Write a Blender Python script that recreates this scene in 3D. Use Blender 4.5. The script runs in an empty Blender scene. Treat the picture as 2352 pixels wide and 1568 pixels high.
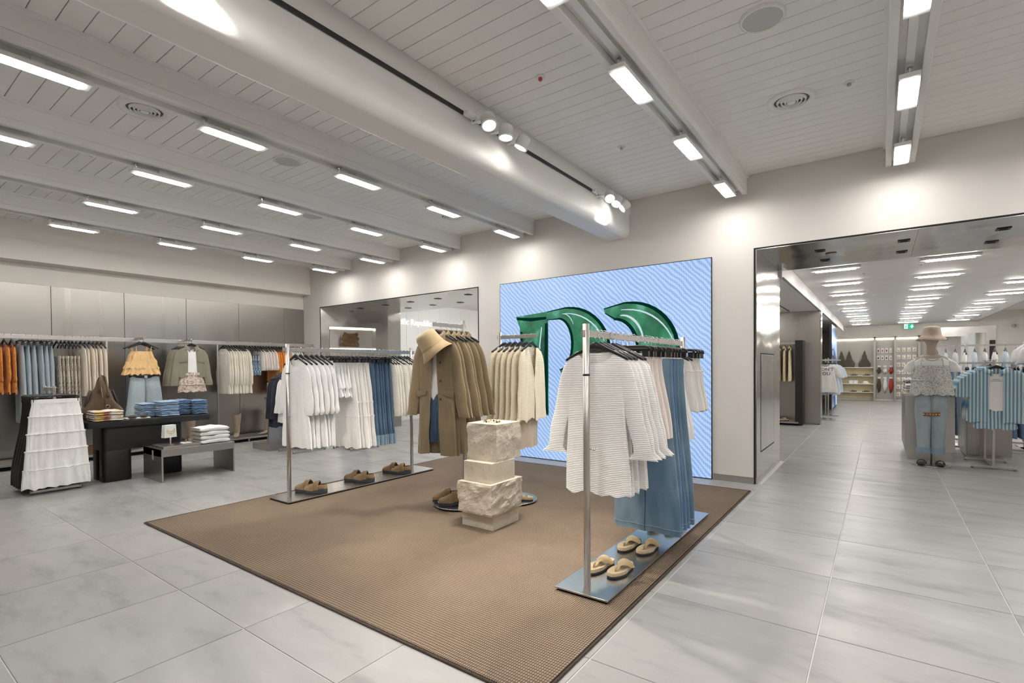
import bpy, math, random
from mathutils import Matrix, Vector
random.seed(7)
S = bpy.context.scene
COL = S.collection
PI = math.pi
# ------------------------------------------------------------------ camera, world, exposure
cam = bpy.data.cameras.new('camera'); cam_o = bpy.data.objects.new('camera', cam); COL.objects.link(cam_o)
cam.sensor_width = 36; cam.lens = 1161.3 / 2352 * 36; cam.shift_y = 75.3 / 2352; cam.clip_start = .05; cam.clip_end = 200
def cam_matrix(yaw, pitch, roll, loc):
    f = Vector((-math.sin(yaw) * math.cos(pitch), math.cos(yaw) * math.cos(pitch), math.sin(pitch)))
    r0 = Vector((math.cos(yaw), math.sin(yaw), 0)); u0 = r0.cross(f)
    r = math.cos(roll) * r0 + math.sin(roll) * u0; u = -math.sin(roll) * r0 + math.cos(roll) * u0
    m = Matrix.Identity(4)
    for i in range(3): m[i][0] = r[i]; m[i][1] = u[i]; m[i][2] = -f[i]; m[i][3] = loc[i]
    return m
cam_o.matrix_world = cam_matrix(math.radians(36.067), math.radians(-.852), math.radians(-.424), (0, 0, 1.3))
S.camera = cam_o
w = bpy.data.worlds.new('world'); S.world = w; w.use_nodes = True
w.node_tree.nodes['Background'].inputs[0].default_value = (1, .97, .93, 1)
w.node_tree.nodes['Background'].inputs[1].default_value = .55
S.view_settings.view_transform = 'Standard'; S.view_settings.look = 'None'
S.view_settings.gamma = 1; S.view_settings.use_curve_mapping = False
S.view_settings.exposure = 0.12
LAMP = 72.0        # radiance of the linear ceiling lights
SPOT = 170.0       # watts of one track spotlight

# ------------------------------------------------------------------ helpers
def lerp(a, b, t): return a + (b - a) * t
def sm(t): t = max(0, min(1, t)); return t * t * (3 - 2 * t)
def keys(pts, t):
    """piecewise smooth interpolation of [(t, v...)]"""
    for (a, *va), (b, *vb) in zip(pts, pts[1:]):
        if t <= b:
            k = sm((t - a) / (b - a)) if b > a else 0
            return [lerp(x, y, k) for x, y in zip(va, vb)]
    return list(pts[-1][1:])
ORD = ['first', 'second', 'third', 'fourth', 'fifth', 'sixth', 'seventh', 'eighth', 'ninth', 'tenth', 'eleventh', 'twelfth',
       'thirteenth', 'fourteenth', 'fifteenth', 'sixteenth', 'seventeenth', 'eighteenth', 'nineteenth', 'twentieth']

class MB:
    """collects shapes into one mesh"""
    def __init__(s): s.v = []; s.f = []; s.flat = set()
    def add(s, v, f, flat=False):
        n = len(s.v); s.v += [tuple(p) for p in v]
        for q in f:
            if flat: s.flat.add(len(s.f))
            s.f.append([i + n for i in q])
        return s
    def box(s, x0, x1, y0, y1, z0, z1):
        v = [(x, y, z) for z in (z0, z1) for y in (y0, y1) for x in (x0, x1)]
        return s.add(v, [(0, 2, 3, 1), (4, 5, 7, 6), (0, 1, 5, 4), (2, 6, 7, 3), (0, 4, 6, 2), (1, 3, 7, 5)], True)
    def rbox(s, x0, x1, y0, y1, z0, z1, r, n=4, e=0.0):
        """box with rounded vertical corners, optional edge chamfer e"""
        def ring(d, z):
            o = []
            for cx, cy, a0 in ((x1 - r, y1 - r, 0), (x0 + r, y1 - r, PI / 2), (x0 + r, y0 + r, PI), (x1 - r, y0 + r, 3 * PI / 2)):
                for i in range(n + 1):
                    a = a0 + PI / 2 * i / n
                    o.append((cx + (r - d) * math.cos(a), cy + (r - d) * math.sin(a), z))
            return o
        rs = [ring(0, z0), ring(0, z1)] if not e else [ring(e, z0), ring(0, z0 + e), ring(0, z1 - e), ring(e, z1)]
        return s.rings(rs, True, True)
    def rings(s, rs, cap0=False, cap1=False, closed=True):
        n = len(rs[0]); v = [p for r in rs for p in r]; f = []
        m = n if closed else n - 1
        for i in range(len(rs) - 1):
            for j in range(m):
                k = (j + 1) % n
                f.append((i * n + j, i * n + k, (i + 1) * n + k, (i + 1) * n + j))
        if cap0: f.append(tuple(range(n - 1, -1, -1)))
        if cap1: f.append(tuple(range((len(rs) - 1) * n, len(rs) * n)))
        return s.add(v, f)
    def cyl(s, x, y, z0, z1, r, r1=None, n=16):
        r1 = r if r1 is None else r1
        return s.rings([[(x + q * math.cos(2 * PI * i / n), y + q * math.sin(2 * PI * i / n), z) for i in range(n)] for q, z in ((r, z0), (r1, z1))], True, True)
    def tube(s, pts, r, n=8, cap=True):
        """round tube along points; r number or list"""
        pts = [Vector(p) for p in pts]; rs = []
        up = Vector((0, 0, 1))
        for i, p in enumerate(pts):
            t = (pts[min(i + 1, len(pts) - 1)] - pts[max(i - 1, 0)]).normalized()
            a = t.cross(up)
            if a.length < .05: a = t.cross(Vector((0, 1, 0)))
            a.normalize(); b = a.cross(t)
            q = r[i] if isinstance(r, (list, tuple)) else r
            rs.append([tuple(p + a * q * math.cos(2 * PI * k / n) + b * q * math.sin(2 * PI * k / n)) for k in range(n)])
        return s.rings(rs, cap, cap)
    def prism(s, poly, plane, a, b):
        """polygon in two axes extruded along the third: plane 'xy','xz','yz'"""
        def P(u, v, w): return {'xy': (u, v, w), 'xz': (u, w, v), 'yz': (w, u, v)}[plane]
        n = len(poly); v = [P(u, q, a) for u, q in poly] + [P(u, q, b) for u, q in poly]
        f = [tuple(range(n - 1, -1, -1)), tuple(range(n, 2 * n))] + [(i, (i + 1) % n, n + (i + 1) % n, n + i) for i in range(n)]
        return s.add(v, f, True)
    def disc(s, x, y, z0, z1, r, e=.004, n=40):
        return s.rings([[(x + q * math.cos(2 * PI * i / n), y + q * math.sin(2 * PI * i / n), z) for i in range(n)] for q, z in ((r - e, z0), (r, z0 + e), (r, z1 - e), (r - e, z1))], True, True)
    def blob(s, c, rx, ry, rz, n=14, m=8, fn=None):
        rs = []
        for i in range(m + 1):
            ph = -PI / 2 + PI * max(.04, min(.96, i / m))
            ring = []
            for j in range(n):
                a = 2 * PI * j / n
                p = (rx * math.cos(ph) * math.cos(a), ry * math.cos(ph) * math.sin(a), rz * math.sin(ph))
                if fn: p = fn(*p)
                ring.append((c[0] + p[0], c[1] + p[1], c[2] + p[2]))
            rs.append(ring)
        return s.rings(rs, True, True)
    def xf(s, m):
        s.v = [tuple(m @ Vector(p)) for p in s.v]; return s
    def mesh(s, name, mat=None, smooth=True):
        me = bpy.data.meshes.new(name); me.from_pydata(s.v, [], s.f)
        if mat: me.materials.append(M[mat] if isinstance(mat, str) else mat)
        if smooth:
            me.polygons.foreach_set('use_smooth', [i not in s.flat and len(p) < 5 for i, p in enumerate(s.f)])
        me.update(); return me
    def obj(s, name, mat, parent=None, smooth=True):
        return link(name, s.mesh(name, mat, smooth), parent)
def fixn(me):
    import bmesh
    b = bmesh.new(); b.from_mesh(me); bmesh.ops.recalc_face_normals(b, faces=b.faces); b.to_mesh(me); b.free(); return me
def link(name, data, parent=None):
    o = bpy.data.objects.new(name, data); COL.objects.link(o)
    if parent: o.parent = parent
    return o
def tag(o, label, cat, group=None):
    o['label'] = label; o['category'] = cat
    if group: o['group'] = group
    return o
def thing(name, label, cat, loc=(0, 0, 0), rz=0, group=None, tilt=None):
    o = link(name, None); o.location = loc
    o.rotation_euler = (tilt[0], tilt[1], rz) if tilt else (0, 0, rz); o.empty_display_size = .05
    return tag(o, label, cat, group)
def struct(o): o['kind'] = 'structure'; return o
def bevel(o, w_, seg=2):
    m = o.modifiers.new('b', 'BEVEL'); m.width = w_; m.segments = seg; m.limit_method = 'ANGLE'; m.angle_limit = .7; return o
def parts(root, ps):
    """ps: list of (name, mesh, [subparts (name, mesh)])"""
    for p in ps:
        o = link(p[0], p[1], root)
        if len(p) > 2:
            for q in p[2]: link(q[0], q[1], o)
    return root
def text_mesh(name, body, size, mat, extrude=.0, align='LEFT'):
    c = bpy.data.curves.new(name, 'FONT'); c.body = body; c.size = size; c.extrude = extrude; c.align_x = align
    c.resolution_u = 3
    o = bpy.data.objects.new(name, c); COL.objects.link(o)
    dg = bpy.context.evaluated_depsgraph_get()
    me = bpy.data.meshes.new_from_object(o.evaluated_get(dg))
    bpy.data.objects.remove(o); bpy.data.curves.remove(c)
    me.name = name; me.materials.clear(); me.materials.append(M[mat]); return me

# ------------------------------------------------------------------ materials
M = {}
class NT:
    def __init__(s, name):
        m = bpy.data.materials.new(name); m.use_nodes = True; s.m = m; s.t = m.node_tree; s.b = s.t.nodes['Principled BSDF']; M[name] = m
    def n(s, typ, **kw):
        o = s.t.nodes.new(typ)
        for k, v in kw.items():
            setattr(o, k, v)
        return o
    def l(s, a, ao, b, bi): s.t.links.new(a.outputs[ao], b.inputs[bi])
    def ramp(s, src, out, stops, interp='LINEAR'):
        r = s.n('ShaderNodeValToRGB'); r.color_ramp.interpolation = interp
        while len(r.color_ramp.elements) < len(stops): r.color_ramp.elements.new(.5)
        for e, (p, c) in zip(r.color_ramp.elements, stops): e.position = p; e.color = (*c, 1)
        s.l(src, out, r, 'Fac'); return r
    def coord(s, scale=(1, 1, 1), kind='Object', loc=(0, 0, 0), rot=(0, 0, 0)):
        tc = s.n('ShaderNodeTexCoord'); mp = s.n('ShaderNodeMapping'); mp.inputs['Scale'].default_value = scale
        mp.inputs['Location'].default_value = loc; mp.inputs['Rotation'].default_value = rot
        s.l(tc, kind, mp, 'Vector'); return mp
    def bump(s, src, out, strength=.3, dist=.01):
        b = s.n('ShaderNodeBump'); b.inputs['Strength'].default_value = strength; b.inputs['Distance'].default_value = dist
        s.l(src, out, b, 'Height'); s.l(b, 'Normal', s.b, 'Normal'); return b
    def base(s, c, rough=.5, metal=0, spec=.5):
        s.b.inputs['Base Color'].default_value = (*c, 1); s.b.inputs['Roughness'].default_value = rough
        s.b.inputs['Metallic'].default_value = metal; s.b.inputs['Specular IOR Level'].default_value = spec; return s
def noise(t, scale, detail=4, vec=None, rough=.55):
    n = t.n('ShaderNodeTexNoise'); n.inputs['Scale'].default_value = scale; n.inputs['Detail'].default_value = detail; n.inputs['Roughness'].default_value = rough
    if vec: t.l(vec, 'Vector', n, 'Vector')
    return n
def plain(name, c, rough=.5, metal=0, spec=.5): return NT(name).base(c, rough, metal, spec)
def emit(name, c, s_):
    t = NT(name); t.base((0, 0, 0), 1, 0, 0); t.b.inputs['Emission Color'].default_value = (*c, 1); t.b.inputs['Emission Strength'].default_value = s_; return t
def mixc(c, k): return tuple(min(1, x * k) for x in c)
def cloudy(name, c, rough, scale=3, amt=.12, bump=.0, bs=40, spec=.5, kind='Object', vscale=(1, 1, 1)):
    t = NT(name).base(c, rough, 0, spec); v = t.coord(vscale, kind); n = noise(t, scale, 5, v)
    r = t.ramp(n, 'Fac', [(.3, mixc(c, 1 - amt)), (.7, mixc(c, 1 + amt))]); t.l(r, 'Color', t.b, 'Base Color')
    if bump: t.bump(noise(t, bs, 3, v), 'Fac', bump, .004)
    return t
def fabric(name, c, amt=.06, bump=.35, bs=260, rough=.9, knit=0, knit_axis='Z', sheen=.25, stripes=None, fade=None, crease=.45):
    t = NT(name).base(c, rough, 0, .25); v = t.coord()
    n = noise(t, 7, 4, v); r = t.ramp(n, 'Fac', [(.3, mixc(c, 1 - amt)), (.7, mixc(c, 1 + amt))]); src = r
    if fade:
        n2 = noise(t, 3.2, 3, t.coord((1, 1, .35))); r2 = t.ramp(n2, 'Fac', [(.42, (0, 0, 0)), (.62, (1, 1, 1))])
        mx = t.n('ShaderNodeMix'); mx.data_type = 'RGBA'; t.l(r2, 'Color', mx, 0); t.l(r, 'Color', mx, 6); mx.inputs[7].default_value = (*fade, 1)
        t.l(mx, 2, t.b, 'Base Color')
    else: t.l(r, 'Color', t.b, 'Base Color')
    if knit:
        wv = t.n('ShaderNodeTexWave', wave_type='BANDS', bands_direction=knit_axis); wv.inputs['Scale'].default_value = knit; wv.inputs['Distortion'].default_value = 1.2; wv.inputs['Detail'].default_value = 2; wv.inputs['Detail Scale'].default_value = 4
        t.l(v, 'Vector', wv, 'Vector'); t.bump(wv, 'Fac', .36, .007)
    else:
        cr = noise(t, 13, 6, t.coord((1, 1, .4)), .62); fi = noise(t, bs, 2, v)
        ad = t.n('ShaderNodeMath', operation='MULTIPLY_ADD'); t.l(fi, 'Fac', ad, 0); ad.inputs[1].default_value = .12; t.l(cr, 'Fac', ad, 2)
        t.bump(ad, 0, crease, .022)
    t.b.inputs['Sheen Weight'].default_value = sheen
    return t
cloudy('wall_paint', (.67, .643, .608), .75, 1.2, .03, .12, 25)
cloudy('wall_paint_warm', (.80, .765, .71), .75, 1.2, .03)
cloudy('ceil_paint', (.87, .855, .835), .6, 2, .02)
cloudy('beam_paint', (.85, .835, .815), .55, 2, .02, .05, 60)
plain('white_paint', (.8, .8, .78), .4)
plain('white_gloss', (.82, .82, .8), .25)
plain('track_black', (.02, .02, .02), .5)
plain('black_matte', (.012, .012, .013), .38)
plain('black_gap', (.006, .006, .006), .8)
plain('hanger_black', (.012, .013, .015), .33)
plain('rubber', (.02, .02, .022), .6)
plain('charcoal_sole', (.035, .037, .045), .6)
plain('steel_wire', (.62, .62, .63), .22, 1)
plain('gold', (.83, .6, .25), .25, 1)
plain('silver_stud', (.85, .85, .87), .15, 1)
plain('mirror', (.82, .84, .84), .03, 1)
plain('paper_white', (.82, .82, .8), .6)
plain('plastic_grey', (.45, .45, .46), .4)
plain('red_lens', (.6, .05, .04), .3)
plain('grille', (.55, .54, .54), .6)
plain('vent_dark', (.09, .09, .09), .6)
plain('dark_brown', (.05, .032, .022), .5)
plain('wood_box', (.12, .06, .03), .5)
def steel(name, c, rough, brush=(1, 1, 120), bs=.12, wav=.15, seams=None):
    t = NT(name).base(c, rough, 1)
    v = t.coord(brush); n = noise(t, 6, 3, v)
    r = t.ramp(n, 'Fac', [(.3, (rough * .85,) * 3), (.7, (rough * 1.15,) * 3)]); t.l(r, 'Color', t.b, 'Roughness')
    n2 = noise(t, .9, 2, t.coord((1, 1, 1)))
    t.bump(n2, 'Fac', wav, .12)
    t.b.inputs['Anisotropic'].default_value = .4
    return t
steel('panel_steel', (.38, .362, .333), .31, (1, 1, .02), wav=.06)
plain('shelf_steel', (.40, .38, .35), .55, 1)
steel('reveal_steel', (.46, .448, .428), .17, (1, 40, 1), wav=.3)
plain('base_steel', (.55, .545, .54), .26, 1)
plain('post_steel', (.50, .475, .45), .36, 1)
steel('bench_steel', (.52, .50, .48), .34, (1, 20, 1), wav=.1)
def floor_mat(name, c):
    t = NT(name).base(c, .34, 0, .45)
    oi = t.n('ShaderNodeObjectInfo'); v = t.coord((1, 1, 1))
    ad = t.n('ShaderNodeVectorMath', operation='ADD'); ml = t.n('ShaderNodeVectorMath', operation='SCALE'); ml.inputs[0].default_value = (37, 19, 11)
    t.l(oi, 'Random', ml, 3); t.l(v, 'Vector', ad, 0); t.l(ml, 0, ad, 1)
    st = t.n('ShaderNodeMapping'); st.inputs['Scale'].default_value = (1.1, 3.2, 1); st.inputs['Rotation'].default_value = (0, 0, .5); t.l(ad, 0, st, 'Vector')
    n = noise(t, 1.5, 6, st, .6)
    r = t.ramp(n, 'Fac', [(.30, mixc(c, .74)), (.47, c), (.55, c), (.72, mixc(c, 1.14))])
    m = t.n('ShaderNodeMath', operation='MULTIPLY_ADD'); t.l(oi, 'Random', m, 0); m.inputs[1].default_value = .10; m.inputs[2].default_value = .95
    mx = t.n('ShaderNodeVectorMath', operation='SCALE'); t.l(r, 'Color', mx, 0); t.l(m, 0, mx, 3); t.l(mx, 0, t.b, 'Base Color')
    r2 = t.ramp(n, 'Fac', [(.3, (.42,) * 3), (.7, (.28,) * 3)]); t.l(r2, 'Color', t.b, 'Roughness')
floor_mat('floor_tile', (.345, .339, .331))
plain('grout', (.66, .65, .63), .8)
# woven sisal rug: small ribs across a warp
t = NT('rug_weave').base((.3, .23, .17), .95, 0, .1); v = t.coord()
w1 = t.n('ShaderNodeTexWave', wave_type='BANDS', bands_direction='X'); w1.inputs['Scale'].default_value = 26; w1.inputs['Distortion'].default_value = .6
w2 = t.n('ShaderNodeTexWave', wave_type='BANDS', bands_direction='Y'); w2.inputs['Scale'].default_value = 18; w2.inputs['Distortion'].default_value = .6
t.l(v, 'Vector', w1, 'Vector'); t.l(v, 'Vector', w2, 'Vector')
mm = t.n('ShaderNodeMath', operation='MULTIPLY'); t.l(w1, 'Fac', mm, 0); t.l(w2, 'Fac', mm, 1)
r = t.ramp(mm, 0, [(.0, (.10, .072, .052)), (.16, (.22, .165, .12)), (.6, (.35, .28, .21))])
nn = noise(t, 1.3, 4, v); rr = t.ramp(nn, 'Fac', [(.3, (.86, .86, .86)), (.7, (1.1, 1.1, 1.1))])
mx = t.n('ShaderNodeMix'); mx.data_type = 'RGBA'; mx.blend_type = 'MULTIPLY'; mx.inputs[0].default_value = 1
t.l(r, 'Color', mx, 6); t.l(rr, 'Color', mx, 7); t.l(mx, 2, t.b, 'Base Color'); t.bump(mm, 0, .8, .006)
cloudy('rug_binding', (.07, .052, .04), .9, 60, .3)
# stone
def stone(name, c, b, bs):
    t = NT(name).base(c, .85, 0, .2); v = t.coord(); n = noise(t, 9, 8, v, .65)
    r = t.ramp(n, 'Fac', [(.3, mixc(c, .84)), (.55, c), (.75, mixc(c, 1.1))]); sp = noise(t, 70, 2, v)
    r2 = t.ramp(sp, 'Fac', [(.27, (.6, .54, .45)), (.34, (1, 1, 1))])
    mx = t.n('ShaderNodeMix'); mx.data_type = 'RGBA'; mx.blend_type = 'MULTIPLY'; mx.inputs[0].default_value = 1
    t.l(r, 'Color', mx, 6); t.l(r2, 'Color', mx, 7); t.l(mx, 2, t.b, 'Base Color'); t.bump(noise(t, bs, 6, v, .7), 'Fac', b, .02)
stone('stone_smooth', (.62, .555, .46), .12, 60)
stone('stone_rough', (.64, .575, .475), .7, 22)
# fabrics
fabric('white_crinkle', (.89, .88, .86), .02, .5, 130, knit=30)
fabric('white_cotton', (.89, .88, .86), .03, .35, 90)
fabric('white_cool', (.90, .90, .90), .03, .35, 90)
fabric('pink_white', (.86, .785, .735), .03, .3, 120)
fabric('satin_white', (.78, .755, .72), .03, .2, 60, rough=.45)
fabric('cream_knit', (.87, .785, .61), .03, knit=34)
fabric('ivory_knit', (.88, .85, .78), .03, knit=34)
fabric('beige_jersey', (.66, .56, .44), .04)
fabric('khaki_twill', (.225, .172, .10), .08, .4, 320, rough=.85)
fabric('khaki_light', (.42, .34, .21), .07, .4, 320)
fabric('hat_wool', (.40, .305, .18), .08, .5, 200, crease=.12)
fabric('denim_mid', (.105, .19, .29), .14, .45, 300, fade=(.25, .36, .45))
fabric('denim_dark', (.045, .085, .155), .16, .45, 300, fade=(.10, .17, .26))
fabric('denim_light', (.30, .37, .42), .10, .45, 300, fade=(.42, .48, .51))
fabric('denim_sky', (.30, .42, .58), .10, .45, 300)
fabric('denim_blue', (.13, .22, .37), .12, .45, 300)
fabric('denim_cuff', (.24, .34, .44), .1, .45, 300)
fabric('navy_twill', (.035, .037, .055), .1)
fabric('black_knit', (.018, .016, .016), .1)
fabric('brown_black', (.03, .024, .021), .1)
fabric('rust_orange', (.72, .27, .045), .12, knit=20)
fabric('bright_orange', (.86, .36, .06), .08)
fabric('apricot', (.88, .58, .28), .08, .3, 50)
fabric('olive_grey', (.26, .245, .185), .08)
fabric('cream_silk', (.92, .83, .71), .04, .2, 50, rough=.6)
fabric('ivory_gauze', (.92, .88, .77), .04, .3, 60)
fabric('grey_marl', (.60, .585, .56), .05)
fabric('pale_blue', (.50, .58, .66), .05)
fabric('pale_yellow', (.74, .64, .42), .06)
fabric('suede_brown', (.115, .075, .045), .18, .4, 90, crease=.12)
fabric('suede_tan', (.22, .145, .075), .15, .4, 120, crease=.12)
fabric('suede_taupe', (.30, .235, .165), .1, .4, 120, crease=.12)
fabric('cork_tan', (.46, .36, .22), .08, .3, 150, crease=.12)
fabric('sandal_suede', (.40, .30, .17), .08, .3, 150, crease=.12)
fabric('waxed_bag', (.16, .10, .045), .25, .5, 40, rough=.5)
fabric('hat_straw', (.60, .49, .40), .1, .6, 160, crease=.12)
fabric('mannequin_linen', (.50, .43, .345), .05, .4, 260, crease=.12)
fabric('dark_leather', (.035, .028, .022), .1, .2, 100, rough=.45, crease=.12)
fabric('belt_tan', (.26, .12, .045), .1, .2, 90, rough=.5, crease=.12)
fabric('mesh_olive', (.085, .075, .055), .2, crease=.12)
def printed(name, base, blot, blot2, scale, thr=.52):
    t = NT(name).base(base, .9, 0, .2); v = t.coord(); n = noise(t, scale, 5, v, .6); n2 = noise(t, scale * 1.7, 4, t.coord(loc=(3, 1, 2)), .6)
    r = t.ramp(n, 'Fac', [(thr - .03, base), (thr + .03, blot)]); r2 = t.ramp(n2, 'Fac', [(.56, (0, 0, 0)), (.62, (1, 1, 1))])
    mx = t.n('ShaderNodeMix'); mx.data_type = 'RGBA'; t.l(r2, 'Color', mx, 0); t.l(r, 'Color', mx, 6); mx.inputs[7].default_value = (*blot2, 1); t.l(mx, 2, t.b, 'Base Color')
printed('floral_beige', (.82, .77, .67), (.60, .51, .41), (.34, .26, .20), 17, .55)
printed('floral_pink', (.66, .56, .48), (.40, .29, .24), (.74, .68, .58), 34)
printed('floral_white', (.72, .71, .68), (.40, .40, .38), (.58, .57, .50), 60, .54)
printed('blue_tiedye', (.62, .66, .68), (.16, .25, .34), (.34, .44, .52), 20, .45)
printed('tee_print', (.76, .72, .65), (.66, .47, .12), (.42, .18, .15), 8, .57)
printed('houndstooth', (.62, .56, .50), (.13, .11, .10), (.62, .56, .50), 240, .5)
printed('black_white', (.72, .72, .72), (.02, .02, .03), (.72, .72, .72), 90, .5)
t = NT('stripe_shirt').base((.4, .5, .6), .9, 0, .2); v = t.coord((1, .25, 0))
wv = t.n('ShaderNodeTexWave', wave_type='BANDS', bands_direction='X'); wv.inputs['Scale'].default_value = 9.5; wv.inputs['Distortion'].default_value = .3
t.l(v, 'Vector', wv, 'Vector'); r = t.ramp(wv, 'Fac', [(.45, (.62, .66, .62)), (.55, (.14, .32, .48))]); t.l(r, 'Color', t.b, 'Base Color')
# lights and screens
emit('led_white', (1, .97, .93), LAMP)
emit('led_hall', (1, .965, .92), LAMP * .9)
emit('led_back', (1, .98, .95), LAMP * 2.4)
emit('led_shelf', (1, .90, .74), 14)
emit('spot_lens', (1, .96, .88), 30)
emit('sign_white', (1, .99, .97), 1.25)
emit('led_cove', (1, .97, .93), 1.6)
emit('exit_green', (.03, .62, .33), .9)
emit('exit_white', (1, 1, 1), 1.1)
emit('screen_text', (.75, .88, 1), 1.5)
# ------------------------------------------------------------------ floor
LX = [-1.04 + .8 * k for k in range(0, 7)]; LX = [-1.04 - .766 * k for k in range(12, 0, -1)] + LX
LY = [2.0 - .767 * k for k in range(5, 0, -1)] + [2.0 + .81 * k for k in range(0, 26)]
floor = struct(MB().box(-10.3, 4.2, -3.2, 23, -.12, -.004).obj('floor', 'grout'))
ci = cam_o.matrix_world.inverted()
def in_view(x, y, z=0):
    p = ci @ Vector((x, y, z))
    if p.z > -.2: return False
    u = 1176 + 1161.3 * p.x / -p.z; v = 859.3 - 1161.3 * p.y / -p.z
    return -60 < u < 2412 and -60 < v < 1628
def room(x, y):
    return (-9.8 < x < 3.4 and y < 6.4) or (y < 23 and -4.5 < x < 4.2 and y > 7.4) or (-1.2 < x < 2.4) or (-9.8 < x < -4.9 and y < 12.2)
cells = []
for i in range(len(LX) - 1):
    for j in range(len(LY) - 1):
        x0, x1, y0, y1 = LX[i], LX[i + 1], LY[j], LY[j + 1]
        cx, cy = (x0 + x1) / 2, (y0 + y1) / 2
        if room(cx, cy): cells.append((not any(in_view(a, b) for a in (x0, cx, x1) for b in (y0, cy, y1)), math.hypot(cx, cy), x0, x1, y0, y1))
cells.sort()
tm = {}; rest = MB()
for n, (hid, d, x0, x1, y0, y1) in enumerate(cells):
    wx, wy = (x1 - x0 - .006) / 2, (y1 - y0 - .006) / 2
    if n < 290 and not hid:
        k = (round(wx, 3), round(wy, 3))
        if k not in tm:
            e = .0012
            tm[k] = MB().rings([[(sx * (wx - q), sy * (wy - q), z) for sx, sy in ((1, 1), (-1, 1), (-1, -1), (1, -1))] for q, z in ((0, -.012), (0, -e), (e, 0))], False, True).mesh('floor_tile', 'floor_tile', False)
        o = link('floor_tile', tm[k], floor); o.location = ((x0 + x1) / 2, (y0 + y1) / 2, 0)
    else: rest.box(x0 + .003, x1 - .003, y0 + .003, y1 - .003, -.012, 0)
o = rest.obj('distant_floor_tiles', 'floor_tile', floor); o['kind'] = 'stuff'

# ------------------------------------------------------------------ walls
WY = 6.0
wb = MB()
wb.box(-9.95, -9.15, WY, 6.05, 0, 3.5).box(-9.15, -5.0, WY, 7.5, 2.53, 3.5).box(-5.0, -1.105, WY, 7.5, 0, 3.5)
wb.box(-1.105, 2.4, WY, 7.5, 2.56, 3.5).box(2.4, 3.6, WY, 7.5, 0, 3.5)
struct(wb.obj('wall_back', 'wall_paint'))
wl = MB().box(-10.0, -9.76, -3.2, 6.1, 0, 2.9).box(-10.0, -9.5, -3.2, 6.1, 2.81, 3.5)
wall_left = struct(wl.obj('wall_left', 'wall_paint_warm'))
ys = [-3.2, -2.43, -1.54, -.65, .24, 1.13, 2.01, 2.89, 3.78, 4.67, 5.56, 5.995]
for a, b in zip(ys, ys[1:]):
    if b < .6: continue
    o = MB().box(-9.76, -9.735, a + .002, b - .002, .02, 2.52).obj('wall_panel', 'panel_steel', wall_left); bevel(o, .003)
struct(MB().box(3.4, 3.6, -3.2, 6.1, 0, 3.5).obj('wall_right', 'wall_paint'))
struct(MB().box(-10.0, 3.6, -3.4, -3.2, 0, 3.5).obj('wall_front', 'wall_paint'))
struct(MB().box(-5.0, -4.56, 5.985, WY, 0, .07).box(-1.53, -1.11, 5.985, WY, 0, .07).obj('baseboard_back', 'bench_steel'))
# thin black edge trims round the two openings
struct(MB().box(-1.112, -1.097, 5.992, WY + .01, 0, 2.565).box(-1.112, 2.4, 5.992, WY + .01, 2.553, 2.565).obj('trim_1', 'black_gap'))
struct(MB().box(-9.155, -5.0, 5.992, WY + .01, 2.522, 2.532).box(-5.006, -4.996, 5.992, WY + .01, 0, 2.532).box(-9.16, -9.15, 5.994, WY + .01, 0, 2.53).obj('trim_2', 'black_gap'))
# steel lining of the wide opening on the right
lin = struct(MB().box(-1.10, -1.085, WY + .004, 7.56, 0, 2.55).obj('trim_3', 'reveal_steel'))
bevel(MB().box(-1.0855, -1.082, 6.25, 7.10, .33, 1.42).obj('access_panel', 'reveal_steel', lin), .002)
MB().box(-1.0856, -1.0835, 6.235, 7.115, .315, 1.435).obj('panel_joint', 'black_gap', lin)
MB().box(-1.082, -1.079, 6.25, 6.29, 1.05, 1.40).obj('panel_handle', 'bench_steel', lin)
sof = struct(MB().box(-1.10, 2.4, WY + .004, 7.56, 2.552, 2.57).obj('trim_4', 'black_gap'))
for a, b in ((-1.085, .285), (.285, 1.66), (1.66, 2.4)):
    MB().box(a + .001, b - .001, WY + .004, 7.56, 2.545, 2.553).obj('soffit_panel', 'reveal_steel', sof)
for x in (-.535, .19, .92, 1.65):
    for y in (6.49, 7.12):
        d = MB().box(x - .05, x + .05, y - .05, y + .05, 2.538, 2.5449).obj('recessed_downlight', 'black_matte', sof)
        MB().box(x - .03, x + .03, y - .03, y + .03, 2.535, 2.538).obj('lens', 'black_gap', d)
MB().disc(-.45, 6.72, 2.53, 2.5449, .055, .006, 20).obj('smoke_detector', 'bench_steel', sof)
# steel lining of the smaller opening, its left side splayed
sof2 = struct(MB().box(-9.15, -5.0, WY + .004, 7.6, 2.524, 2.545).obj('trim_5', 'black_gap'))
for a, b in ((-9.15, -7.9), (-7.9, -6.5), (-6.5, -5.0)):
    MB().box(a + .001, b - .001, WY + .004, 7.6, 2.517, 2.525).obj('soffit_panel', 'reveal_steel', sof2)
for x, y in ((-5.6, 6.46), (-6.35, 6.5), (-6.39, 7.14), (-7.06, 6.51), (-7.07, 7.1), (-7.82, 7.14), (-7.78, 6.52), (-8.6, 6.56), (-5.6, 7.12)):
    MB().box(x - .05, x + .05, y - .05, y + .05, 2.511, 2.5169).obj('recessed_downlight', 'black_matte', sof2)
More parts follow.
